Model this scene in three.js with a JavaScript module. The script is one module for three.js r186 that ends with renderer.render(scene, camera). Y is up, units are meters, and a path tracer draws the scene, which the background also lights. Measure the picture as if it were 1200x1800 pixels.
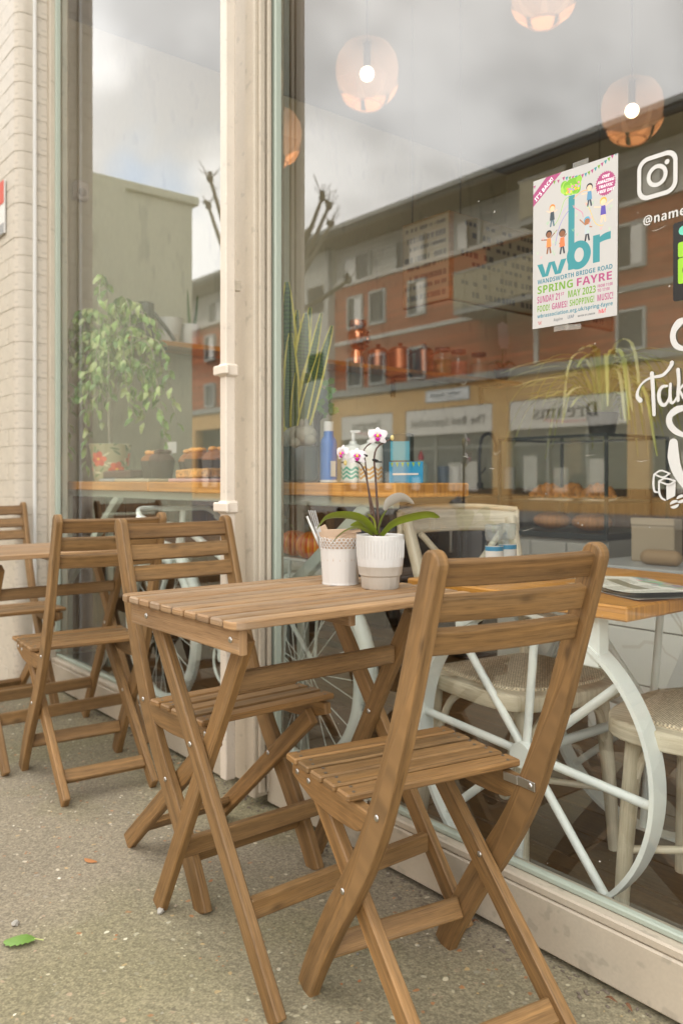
import * as THREE from 'three';
import { mergeGeometries, toCreasedNormals } from 'three/addons/utils/BufferGeometryUtils.js';
import { ConvexGeometry } from 'three/addons/geometries/ConvexGeometry.js';
import { FontLoader } from 'three/addons/loaders/FontLoader.js';

// ---------------------------------------------------------------- camera, sky, sun, exposure
const scene = new THREE.Scene();
const camera = new THREE.PerspectiveCamera(63.66, 2 / 3, 0.05, 400);
camera.position.set(0, 1, 1.417);
camera.lookAt(-0.7764, 1, 1.417 - 0.6303);
camera.setViewOffset(1200, 1800, 0, 57, 1200, 1800);
camera.focus = 1.72;
camera.userData.fStop = 3.8;
scene.add(camera);
const renderer = new THREE.WebGLRenderer({ antialias: true });
renderer.setSize(682, 1024);
renderer.shadowMap.enabled = true;
renderer.toneMapping = THREE.LinearToneMapping;
renderer.toneMappingExposure = 3.08;

const rnd = (seed) => () => { seed = (seed + 0x6d2b79f5) | 0; let t = Math.imul(seed ^ (seed >>> 15), 1 | seed); t = (t + Math.imul(t ^ (t >>> 7), 61 | t)) ^ t; return ((t ^ (t >>> 14)) >>> 0) / 4294967296; };
const hash = (x, y, s) => { let h = Math.imul(x | 0, 374761393) + Math.imul(y | 0, 668265263) + Math.imul(s | 0, 2147483647 - 40503); h = Math.imul(h ^ (h >>> 13), 1274126177); return ((h ^ (h >>> 16)) >>> 0) / 4294967296; };
function vnoise(x, y, s, px = 1 << 20, py = 1 << 20) {
  const x0 = Math.floor(x), y0 = Math.floor(y), fx = x - x0, fy = y - y0, u = fx * fx * (3 - 2 * fx), v = fy * fy * (3 - 2 * fy);
  const m = (a, n) => ((a % n) + n) % n, xa = m(x0, px), xb = m(x0 + 1, px), ya = m(y0, py), yb = m(y0 + 1, py);
  const a = hash(xa, ya, s), b = hash(xb, ya, s), c = hash(xa, yb, s), d = hash(xb, yb, s);
  return a + (b - a) * u + (c - a) * v + (a - b - c + d) * u * v;
}
const fbm = (x, y, s, o = 4, px, py) => { let t = 0, a = 0.5; for (let i = 0; i < o; i++) { t += a * vnoise(x, y, s + i * 17, px, py); x *= 2; y *= 2; if (px) px *= 2; if (py) py *= 2; a /= 2; } return t / (1 - Math.pow(0.5, o)); };
const mix = (a, b, t) => a + (b - a) * t, clamp = (x, a = 0, b = 1) => Math.min(b, Math.max(a, x)), smooth = (a, b, x) => { const t = clamp((x - a) / (b - a)); return t * t * (3 - 2 * t); };
const R = (d) => (d * Math.PI) / 180;

{ // bright broken overcast, the same kind of cloud all round
  const W = 1024, H = 512, data = new Float32Array(W * H * 4);
  for (let j = 0; j < H; j++) for (let i = 0; i < W; i++) {
    const el = ((j + 0.5) / H - 0.5) * Math.PI, ph = ((i + 0.5) / W - 0.5) * 2 * Math.PI, y = Math.sin(el), k = 1 / (Math.max(y, 0) + 0.34), X = Math.cos(el) * Math.cos(ph) * k, Z = Math.cos(el) * Math.sin(ph) * k;
    const wx = fbm(X * 1.5 + 9, Z * 1.5, 51, 3) * 1.1, n = fbm(X * 2.3 + wx + 20, Z * 2.3 + wx + 40, 11, 6), m = fbm(X * 4.2 + 77, Z * 4.2 + 13 + wx, 23, 6);
    const cov = smooth(0.24, 0.36, n), b = mix(0.88, 1.46, smooth(0.33, 0.68, m)), o = (j * W + i) * 4;
    const blue = [0.7, 0.85, 1.05], cl = [1.0 * b, 0.985 * b, 0.955 * b];
    const g = y < 0 ? 0.5 : 1;
    for (let c = 0; c < 3; c++) data[o + c] = g * mix(blue[c], cl[c], cov);
    data[o + 3] = 1;
  }
  const sky = new THREE.DataTexture(data, W, H, THREE.RGBAFormat, THREE.FloatType);
  sky.mapping = THREE.EquirectangularReflectionMapping; sky.magFilter = THREE.LinearFilter; sky.needsUpdate = true;
  scene.background = sky; scene.environment = sky;
  scene.backgroundIntensity = 1; scene.environmentIntensity = 1;
}
const sun = new THREE.DirectionalLight(0xfff1dc, 0.8);   // behind the cafe, through thin cloud: the cafe's own front lies in shade
sun.position.set(-7, 22, -16); sun.target.position.set(-8, 0, 8);
sun.castShadow = true; sun.shadow.radius = 20; sun.shadow.mapSize.set(2048, 2048);
Object.assign(sun.shadow.camera, { left: -45, right: 45, top: 40, bottom: -40, near: 1, far: 120 });
scene.add(sun, sun.target);

// ---------------------------------------------------------------- helpers
const V = (x, y, z) => new THREE.Vector3(x, y, z);
const lin = (r, g, b) => new THREE.Color().setRGB(r, g, b);
const used = new Map();
const numbered = (n) => { const k = (used.get(n) ?? -1) + 1; used.set(n, k); return k ? `${n}_${String(k).padStart(3, '0')}` : n; };
function tag(o, label, category, group, kind) { if (label) o.userData.label = label; if (category) o.userData.category = category; if (group) o.userData.group = group; if (kind) o.userData.kind = kind; return o; }
function thing(name, label, category, [x, y, z] = [0, 0, 0], turn = 0, group) { const o = new THREE.Group(); o.name = numbered(name); o.position.set(x, y, z); o.rotation.y = turn; scene.add(o); return tag(o, label, category, group); }
function obj(name, geo, mat, parent = scene, pos, rot) {
  const m = new THREE.Mesh(Array.isArray(geo) ? merge(geo) : geo, mat); m.name = parent === scene ? numbered(name) : name; m.castShadow = m.receiveShadow = true;
  if (pos) m.position.set(...pos); if (rot) m.rotation.set(...rot); parent.add(m); return m;
}
const struct = (name, geo, mat, pos, rot) => tag(obj(name, geo, mat, scene, pos, rot), null, null, null, 'structure');
function copyOf(root, pos, turn, label) { const r = root.clone(); r.name = numbered(root.name.replace(/_\d{3}$/, '')); r.position.set(...pos); r.rotation.set(0, turn, 0); r.userData = { ...root.userData }; if (label) r.userData.label = label; scene.add(r); return r; }
function merge(list) {
  const gs = list.map((g) => { g = g.index ? g.toNonIndexed() : g.clone(); for (const k of Object.keys(g.attributes)) if (!['position', 'normal', 'uv'].includes(k)) g.deleteAttribute(k); if (!g.attributes.normal) g.computeVertexNormals(); if (!g.attributes.uv) g.setAttribute('uv', new THREE.BufferAttribute(new Float32Array(g.attributes.position.count * 2), 2)); return g; });
  return mergeGeometries(gs);
}
// texture coordinates in metres, u along the grain
let grainSeed = rnd(5);
function grain(g, axis = 'x', off) {
  g = g.index ? g.toNonIndexed() : g; const p = g.attributes.position, uv = new Float32Array(p.count * 2), A = 'xyz'.indexOf(axis), o = off ?? [grainSeed() * 7, grainSeed() * 3];
  const a = V(0, 0, 0), b = V(0, 0, 0), c = V(0, 0, 0), n = V(0, 0, 0);
  for (let i = 0; i < p.count; i += 3) {
    a.fromBufferAttribute(p, i); b.fromBufferAttribute(p, i + 1); c.fromBufferAttribute(p, i + 2);
    n.crossVectors(b.clone().sub(a), c.clone().sub(a)).normalize();
    const m = [Math.abs(n.x), Math.abs(n.y), Math.abs(n.z)], k = m.indexOf(Math.max(...m)), rest = [0, 1, 2].filter((q) => q !== k), U = rest.includes(A) ? A : rest[0], W = rest.find((q) => q !== U);
    [a, b, c].forEach((q, t) => { uv[(i + t) * 2] = q.getComponent(U) * (k === A ? 0.3 : 1) + o[0]; uv[(i + t) * 2 + 1] = q.getComponent(W) + o[1]; });
  }
  g.setAttribute('uv', new THREE.BufferAttribute(uv, 2)); return g;
}
function cbox(sx, sy, sz, c = 0.003) {
  const p = []; for (const i of [-1, 1]) for (const j of [-1, 1]) for (const k of [-1, 1]) { const x = i * sx / 2, y = j * sy / 2, z = k * sz / 2; p.push(V(x, y - j * c, z - k * c), V(x - i * c, y, z - k * c), V(x - i * c, y - j * c, z)); }
  return new ConvexGeometry(p);
}
const box = (sx, sy, sz, x = 0, y = 0, z = 0) => new THREE.BoxGeometry(sx, sy, sz).translate(x, y, z);
const cyl = (r0, r1, h, n = 20) => new THREE.CylinderGeometry(r0, r1, h, n);
const lathe = (pts, n = 32) => new THREE.LatheGeometry(pts.map(([x, y]) => new THREE.Vector2(x, y)), n);
const latheE = (pts, n = 32, m = 48) => { const L = [0]; for (let i = 1; i < pts.length; i++) L.push(L[i - 1] + Math.hypot(pts[i][0] - pts[i - 1][0], pts[i][1] - pts[i - 1][1])); const T = L[L.length - 1], o = []; for (let k = 0; k <= m; k++) { const d = (T * k) / m; let i = 1; while (i < L.length - 1 && L[i] < d) i++; const t = (d - L[i - 1]) / (L[i] - L[i - 1]); o.push([mix(pts[i - 1][0], pts[i][0], t), mix(pts[i - 1][1], pts[i][1], t)]); } return lathe(o, n); };   // points evenly spaced, so that a print keeps its proportions
function tube(pts, r, seg = 24, rad = 8, closed = false) {
  const cv = new THREE.CatmullRomCurve3(pts.map((p) => V(...p)), closed), F = cv.computeFrenetFrames(seg, closed), P = [], N = [], U = [], I = [], L = cv.getLength();
  for (let i = 0; i <= seg; i++) { const t = i / seg, q = cv.getPointAt(t), k = closed && i === seg ? 0 : i, rr = typeof r === 'function' ? r(t) : r;
    for (let j = 0; j <= rad; j++) { const a = (j / rad) * Math.PI * 2, n = F.normals[k].clone().multiplyScalar(Math.cos(a)).addScaledVector(F.binormals[k], Math.sin(a)); P.push(q.x + n.x * rr, q.y + n.y * rr, q.z + n.z * rr); N.push(n.x, n.y, n.z); U.push(t * L, j / rad * 0.1); } }
  for (let i = 0; i < seg; i++) for (let j = 0; j < rad; j++) { const a = i * (rad + 1) + j, b = a + rad + 1; I.push(a, a + 1, b, b, a + 1, b + 1); }
  if (!closed) for (const [i, s] of [[0, -1], [seg, 1]]) { const q = cv.getPointAt(i / seg), d = cv.getTangentAt(i / seg).multiplyScalar(s), b0 = P.length / 3; P.push(q.x, q.y, q.z); N.push(d.x, d.y, d.z); U.push(0, 0);
    for (let j = 0; j <= rad; j++) { const k = (i * (rad + 1) + j) * 3; P.push(P[k], P[k + 1], P[k + 2]); N.push(d.x, d.y, d.z); U.push(0, 0); }
    for (let j = 0; j < rad; j++) s > 0 ? I.push(b0, b0 + 1 + j, b0 + 2 + j) : I.push(b0, b0 + 2 + j, b0 + 1 + j); }
  const g = new THREE.BufferGeometry(); g.setAttribute('position', new THREE.Float32BufferAttribute(P, 3)); g.setAttribute('normal', new THREE.Float32BufferAttribute(N, 3)); g.setAttribute('uv', new THREE.Float32BufferAttribute(U, 2)); g.setIndex(I); return g;
}
const bar = (a, b, r, rad = 8) => tube([a, b], r, 1, rad);
// a bar with rectangular section between two points, wide along `side`
function beam(a, b, w, t, side = V(0, 0, 1), c = 0.003) {
  const A = V(...a), B = V(...b), d = B.clone().sub(A), L = d.length(); d.normalize(); const s = side.clone().addScaledVector(d, -side.dot(d)).normalize(), u = V(0, 0, 0).crossVectors(s, d);
  const g = grain(cbox(L, w, t, c)); return g.applyMatrix4(new THREE.Matrix4().makeBasis(d, u, s).setPosition(A.add(B).multiplyScalar(0.5)));
}
// flat shape from a centre line with half widths, standing in the xy plane, given thickness
function slab(pts, t, bevel = 0.003, roundTop = 0) {
  const cv = new THREE.SplineCurve(pts.map(([x, y]) => new THREE.Vector2(x, y))), n = 28, L = [], Rr = [], ws = pts.map((p) => p[2]);
  for (let i = 0; i <= n; i++) { const u = i / n, q = cv.getPoint(u), d = cv.getTangent(u), k = u * (ws.length - 1), w = mix(ws[Math.floor(k)], ws[Math.min(ws.length - 1, Math.floor(k) + 1)], k % 1) - bevel; L.push([q.x - d.y * w, q.y + d.x * w]); Rr.push([q.x + d.y * w, q.y - d.x * w]); }
  const s = new THREE.Shape(); s.moveTo(...L[0]); L.slice(1).forEach((p) => s.lineTo(...p));
  if (roundTop) { const q = cv.getPoint(1), d = cv.getTangent(1), w = ws[ws.length - 1] - bevel; for (let k = 1; k < 10; k++) { const a = Math.PI / 2 - (k / 10) * Math.PI; s.lineTo(q.x + (d.x * Math.cos(a) - d.y * Math.sin(a)) * w, q.y + (d.y * Math.cos(a) + d.x * Math.sin(a)) * w); } }
  Rr.reverse().forEach((p) => s.lineTo(...p));
  const g = new THREE.ExtrudeGeometry(s, { depth: t - 2 * bevel, bevelEnabled: true, bevelSize: bevel, bevelThickness: bevel, bevelSegments: 2 }).translate(0, 0, -t / 2 + bevel); return g;
}
// a leaf blade along points, V-folded, with a width profile
function blade(pts, w, fold = 0.25, side = V(0, 0, 1), seg = 14, thick = 0) {
  const cv = new THREE.CatmullRomCurve3(pts.map((p) => V(...p))), P = [], U = [], I = [];
  for (let i = 0; i <= seg; i++) { const t = i / seg, q = cv.getPoint(t), d = cv.getTangent(t), s = side.clone().addScaledVector(d, -side.dot(d)).normalize(), n = V(0, 0, 0).crossVectors(d, s), k = w(t);
    for (const j of [-1, 0, 1]) { const e = q.clone().addScaledVector(s, j * k).addScaledVector(n, j ? k * fold : 0); P.push(e.x, e.y, e.z); U.push(j * 0.5 + 0.5, t); } }
  for (let i = 0; i < seg; i++) for (let j = 0; j < 2; j++) { const a = i * 3 + j; I.push(a, a + 1, a + 3, a + 3, a + 1, a + 4); }
  const g = new THREE.BufferGeometry(); g.setAttribute('position', new THREE.Float32BufferAttribute(P, 3)); g.setAttribute('uv', new THREE.Float32BufferAttribute(U, 2)); g.setIndex(I); g.computeVertexNormals(); return g;
}
// a cut-vinyl stroke with round ends in the xy plane
function stroke(pts, z = 0, seg = 40, closed = false) {
  const cv = new THREE.CatmullRomCurve3(pts.map(([x, y, w]) => V(x, y, 0)), closed, 'catmullrom', 0.5), ws = pts.map((p) => p[2]), P = [], I = [];
  const wAt = (t) => { const m = closed ? ws.length : ws.length - 1, k = t * m, i = Math.floor(k) % ws.length; return mix(ws[i], ws[closed ? (i + 1) % ws.length : Math.min(ws.length - 1, i + 1)], k % 1); };
  for (let i = 0; i <= seg; i++) { const t = i / seg, q = cv.getPoint(t), d = cv.getTangent(t), w = wAt(t); P.push(q.x - d.y * w, q.y + d.x * w, z, q.x + d.y * w, q.y - d.x * w, z); }
  for (let i = 0; i < seg; i++) { const a = i * 2; I.push(a, a + 1, a + 2, a + 2, a + 1, a + 3); }
  const g = new THREE.BufferGeometry(); g.setAttribute('position', new THREE.Float32BufferAttribute(P, 3)); g.setIndex(I); g.computeVertexNormals();
  const out = [g]; if (!closed) for (const t of [0, 1]) { const q = cv.getPoint(t); const d = cv.getTangent(t).multiplyScalar(t ? 1 : -1); out.push(new THREE.CircleGeometry(Math.max(wAt(t * 0.9999), 1e-4), 10, Math.atan2(d.y, d.x) - Math.PI / 2, Math.PI).translate(q.x, q.y, z)); }
  return merge(out);
}
// texture coordinates that follow a curved centre line in the xy plane
function grainAlong(g, line) {
  g = g.index ? g.toNonIndexed() : g; const cv = new THREE.SplineCurve(line.map(([x, y]) => new THREE.Vector2(x, y))), S = cv.getPoints(60), L = [0]; for (let i = 1; i < S.length; i++) L.push(L[i - 1] + S[i].distanceTo(S[i - 1]));
  const p = g.attributes.position, uv = new Float32Array(p.count * 2), o = [grainSeed() * 7, grainSeed() * 3], a = V(0, 0, 0), b = V(0, 0, 0), c = V(0, 0, 0), n = V(0, 0, 0);
  for (let i = 0; i < p.count; i += 3) { a.fromBufferAttribute(p, i); b.fromBufferAttribute(p, i + 1); c.fromBufferAttribute(p, i + 2); n.crossVectors(b.clone().sub(a), c.clone().sub(a)).normalize(); const edge = Math.abs(n.z) < 0.7;
    [a, b, c].forEach((q, t) => { let k = 0, best = 9; for (let j = 0; j < S.length; j++) { const d = Math.hypot(S[j].x - q.x, S[j].y - q.y); if (d < best) { best = d; k = j; } } const k2 = Math.min(k + 1, S.length - 1), k1 = Math.max(k2 - 1, 0), tx = S[k2].x - S[k1].x, ty = S[k2].y - S[k1].y, m = Math.hypot(tx, ty), off = (-(ty) * (q.x - S[k1].x) + tx * (q.y - S[k1].y)) / m, al = (tx * (q.x - S[k1].x) + ty * (q.y - S[k1].y)) / m;
      uv[(i + t) * 2] = L[k1] + al + o[0]; uv[(i + t) * 2 + 1] = (edge ? q.z + 0.07 : off) + o[1]; }); }
  g.setAttribute('uv', new THREE.BufferAttribute(uv, 2)); return g;
}
const canvas = (w, h) => { const c = document.createElement('canvas'); c.width = w; c.height = h; return [c, c.getContext('2d')]; };
function tex(c, { srgb = true, repeat, mirror, wrap = true } = {}) { const t = new THREE.CanvasTexture(c); if (srgb) t.colorSpace = THREE.SRGBColorSpace; if (wrap) t.wrapS = t.wrapT = mirror ? THREE.MirroredRepeatWrapping : THREE.RepeatWrapping; if (repeat) t.repeat.set(...repeat); t.magFilter = THREE.LinearFilter; t.needsUpdate = true; return t; }
function pixels(w, h, fn) { const [c, x] = canvas(w, h), d = x.createImageData(w, h); for (let j = 0; j < h; j++) for (let i = 0; i < w; i++) { const p = fn(i / w, j / h, i, j), o = (j * w + i) * 4; d.data[o] = p[0]; d.data[o + 1] = p[1]; d.data[o + 2] = p[2]; d.data[o + 3] = 255; } x.putImageData(d, 0, 0); return [c, x]; }
const std = (color, roughness = 0.6, more = {}) => new THREE.MeshStandardMaterial({ color: Array.isArray(color) ? lin(...color) : color, roughness, side: THREE.DoubleSide, ...more });
const phy = (color, roughness, more = {}) => new THREE.MeshPhysicalMaterial({ color: Array.isArray(color) ? lin(...color) : color, roughness, side: THREE.DoubleSide, ...more });

// ---------------------------------------------------------------- materials
// wood: 1 m along the grain by 0.25 m across; a light and a dark tone wander along long streaks
const woodPix = (lo, hi, seed, grey) => { const r = rnd(seed), knots = Array.from({ length: 4 }, () => [r(), r(), 0.012 + r() * 0.012]); return pixels(1024, 512, (u, v) => {
  let wv = v, kn = 0; for (const [a, b, q] of knots) { const dx = (u - a), dy = (v - b) * 0.25, d = Math.hypot(dx * 0.45, dy); wv += (v > b ? 1 : -1) * 0.02 * Math.exp(-d * d / (q * q * 2.2)); kn = Math.max(kn, Math.exp(-d * d / (q * q * 0.12))); }
  const wob = fbm(u * 3, wv * 5, seed, 3) * 0.22, y = wv + wob * 0.35, s = fbm(u * 2.5, y * 26, seed + 3, 4), f = vnoise(u * 60, v * 330, seed + 7), p = fbm(u * 14, v * 190, seed + 9, 2), l = fbm(u * 2.4, v * 3.3, seed + 12, 2), st = smooth(0.6, 0.8, fbm(u * 9, v * 7, seed + 31, 4));
  const pore = p > 0.64 ? (p - 0.64) * 1.7 : 0; let t = clamp(0.16 + s * 0.78 + (f - 0.5) * 0.26 + (l - 0.5) * 0.45 - pore - st * 0.1 - kn * 0.6); const g = grey * smooth(0.42, 0.72, fbm(u * 5, v * 12, seed + 20, 3));
  return [0, 1, 2].map((c) => mix(mix(lo[c], hi[c], t), 140 - c * 14, g));
})[0]; };
const woodA = woodPix([80, 58, 31], [158, 120, 73], 100, 0.1), woodB = woodPix([110, 83, 54], [180, 144, 103], 140, 0.5), woodC = woodPix([150, 96, 32], [222, 158, 70], 180, 0);
const woodBump = pixels(512, 512, (u, v) => { const k = 255 * (0.5 + 0.35 * (fbm(u * 10, v * 150, 301, 3) - 0.5) + 0.25 * (fbm(u * 3, v * 30, 305, 3) - 0.5)); return [k, k, k]; })[0];
const wmap = (c) => tex(c, { mirror: true, repeat: [1, 4] }), wb = tex(woodBump, { srgb: false, mirror: true, repeat: [1, 4] });
const M = {};
const wA = wmap(woodA), wB = wmap(woodB);
const CW = [[1, 1, 1], [0.8, 0.77, 0.74], [1.17, 1.14, 1.1], [0.93, 0.97, 1.03]].map((k) => phy(k, 0.56, { map: wA, bumpMap: wb, bumpScale: 0.0012 })), TW = [[1, 1, 1], [0.82, 0.8, 0.79], [1.12, 1.12, 1.12], [0.93, 0.97, 1.04]].map((k) => phy(k, 0.62, { map: wB, bumpMap: wb, bumpScale: 0.0014 }));
M.chairWood = CW[0];
M.tableWood = TW[0];
M.pine = phy(0xffffff, 0.42, { map: wmap(woodC), bumpMap: wb, bumpScale: 0.0004 });
const paintPix = (base, amp, seed) => pixels(512, 512, (u, v) => { const n = fbm(u * 6, v * 6, seed, 5, 6, 6) - 0.5, f = vnoise(u * 180, v * 180, seed + 5, 180, 180) - 0.5, d = smooth(0.68, 0.8, fbm(u * 22, v * 22, seed + 8, 3, 22, 22)); return base.map((b) => b * (1 + n * amp + f * amp * 0.35 - d * amp * 0.9)); })[0];
const paintBump = tex(pixels(512, 512, (u, v) => { const k = 255 * (0.5 + 0.6 * (fbm(u * 24, v * 8, 420, 4, 24, 8) - 0.5) + 0.2 * (vnoise(u * 128, v * 128, 421, 128, 128) - 0.5)); return [k, k, k]; })[0], { srgb: false });
M.cream = std(0xffffff, 0.5, { map: tex(paintPix([186, 175, 157], 0.09, 401), { repeat: [1.4, 1.4] }), bumpMap: paintBump, bumpScale: 0.0006 });
M.mint = phy([0.38, 0.43, 0.36], 0.38, { bumpMap: paintBump, bumpScale: 0.0005 });
M.brickPaint = std(0xffffff, 0.55, { map: tex(paintPix([190, 181, 166], 0.09, 431), { repeat: [2, 2] }), bumpMap: paintBump, bumpScale: 0.003 });
M.mortar = std([0.45, 0.4, 0.33], 0.9);
M.steel = std([0.5, 0.49, 0.47], 0.3, { metalness: 1 });
M.black = std([0.012, 0.012, 0.013], 0.45);
M.white = std([0.66, 0.65, 0.62], 0.5);
M.glass = new THREE.MeshPhysicalMaterial({ color: lin(0.97, 0.99, 0.975), roughness: 0, transmission: 1, thickness: 0, ior: 2.1, side: THREE.DoubleSide });
M.thinGlass = new THREE.MeshPhysicalMaterial({ color: lin(0.93, 0.97, 0.95), roughness: 0, transmission: 1, thickness: 0, ior: 1.5, side: THREE.DoubleSide });
M.vinyl = std([0.6, 0.6, 0.58], 0.5);
M.pipePaint = std(0xffffff, 0.45, { map: tex(paintPix([214, 203, 188], 0.06, 407), { repeat: [2, 2] }), bumpMap: paintBump, bumpScale: 0.0008 });
M.bikePaint = phy([0.74, 0.79, 0.73], 0.4);
// ---------------------------------------------------------------- ground
{
  const N = 2048, [c, x] = pixels(N, N, (u, v) => { // worn concrete, 2.6 m to the tile
    const n = fbm(u * 7, v * 7, 501, 5, 7, 7) - 0.5, f = fbm(u * 480, v * 480, 507, 2, 480, 480) - 0.5, g = vnoise(u * 900, v * 900, 509, 900, 900) - 0.5, m = smooth(0.5, 0.72, fbm(u * 11, v * 11, 515, 4, 11, 11)), k = 1 + n * 0.12 + f * 0.3 + g * 0.26;
    return [mix(134, 129, m) * k, mix(124, 120, m) * k, mix(105, 98, m) * k];
  });
  const r = rnd(77), cols = [['#a8643c', 9], ['#b8784c', 8], ['#cfc4ae', 22], ['#e6e0d2', 11], ['#8d8676', 12], ['#c2a374', 10], ['#6f6657', 12], ['#b79b86', 8], ['#9c958a', 8]], bag = cols.flatMap(([k, n]) => Array(n).fill(k));
  for (let i = 0; i < 12000; i++) {
    const px = r() * N, py = r() * N, s = 1.0 + Math.pow(r(), 3.6) * 6, a = r() * 3, col = bag[Math.floor(r() * bag.length)]; x.globalAlpha = 0.3 + r() * 0.6; x.fillStyle = col;
    const n = 5 + Math.floor(r() * 3), pts = Array.from({ length: n }, (_, k) => { const q = (k / n) * 6.283 + r() * 0.6, d = s * (0.6 + r() * 0.6); return [Math.cos(q) * d, Math.sin(q) * d * 0.7]; });
    for (const ox of px < 12 ? [0, N] : px > N - 12 ? [0, -N] : [0]) for (const oy of py < 12 ? [0, N] : py > N - 12 ? [0, -N] : [0]) { x.save(); x.translate(px + ox, py + oy); x.rotate(a); x.beginPath(); pts.forEach((p, k) => (k ? x.lineTo(...p) : x.moveTo(...p))); x.fill(); x.restore(); }
  }
  const bump = pixels(1024, 1024, (u, v) => { const k = 255 * (0.5 + 0.8 * (fbm(u * 260, v * 260, 521, 2, 260, 260) - 0.5)); return [k, k, k]; })[0];
  M.paving = std(0xffffff, 0.9, { map: tex(c, { repeat: [1 / 2.6, 1 / 2.6] }), bumpMap: tex(bump, { srgb: false, repeat: [1 / 2.6, 1 / 2.6] }), bumpScale: 0.0028, vertexColors: true });
  const g = new THREE.PlaneGeometry(46, 4.1, 460, 42).rotateX(-Math.PI / 2).translate(-12, 0, 1.95), p = g.attributes.position, col = new Float32Array(p.count * 3), uv = g.attributes.uv;
  for (let i = 0; i < p.count; i++) { const X = p.getX(i), Z = p.getZ(i), moss = smooth(0.47, 0.62, fbm(X * 1.1 + 31.5, Z * 1.3 + 7.2, 531, 4)), dirt = smooth(0.45, 0.75, fbm(X * 2.3 + 3, Z * 2.3, 537, 4)); uv.setXY(i, X, Z); p.setY(i, 0.004 * (fbm(X * 3, Z * 3, 541, 3) - 0.5)); const d = 1 - 0.07 * dirt; col[i * 3] = d * mix(1, 0.97, moss); col[i * 3 + 1] = d; col[i * 3 + 2] = d * mix(1, 0.91, moss); }
  g.setAttribute('color', new THREE.BufferAttribute(col, 3)); g.computeVertexNormals();
  struct('pavement', g, M.paving);
  const asphalt = std([0.06, 0.06, 0.062], 0.9, { bumpMap: tex(bump, { srgb: false }), bumpScale: 0.01 });
  struct('ground', new THREE.PlaneGeometry(360, 360).rotateX(-Math.PI / 2).translate(0, -0.17, 0), std([0.12, 0.115, 0.1], 0.95));
  struct('road', box(160, 0.04, 12.2, -10, -0.14, 10.2), asphalt);
  const kerb = std([0.3, 0.29, 0.27], 0.85);
  struct('kerb', cbox(46, 0.16, 0.14, 0.015).translate(-12, -0.08, 4.07), kerb);
  struct('kerb', cbox(160, 0.16, 0.14, 0.015).translate(-10, -0.08, 16.1), kerb);
  struct('far_pavement', box(160, 0.16, 4.4, -10, -0.08, 18.36), std([0.26, 0.25, 0.23], 0.9));
}

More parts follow.
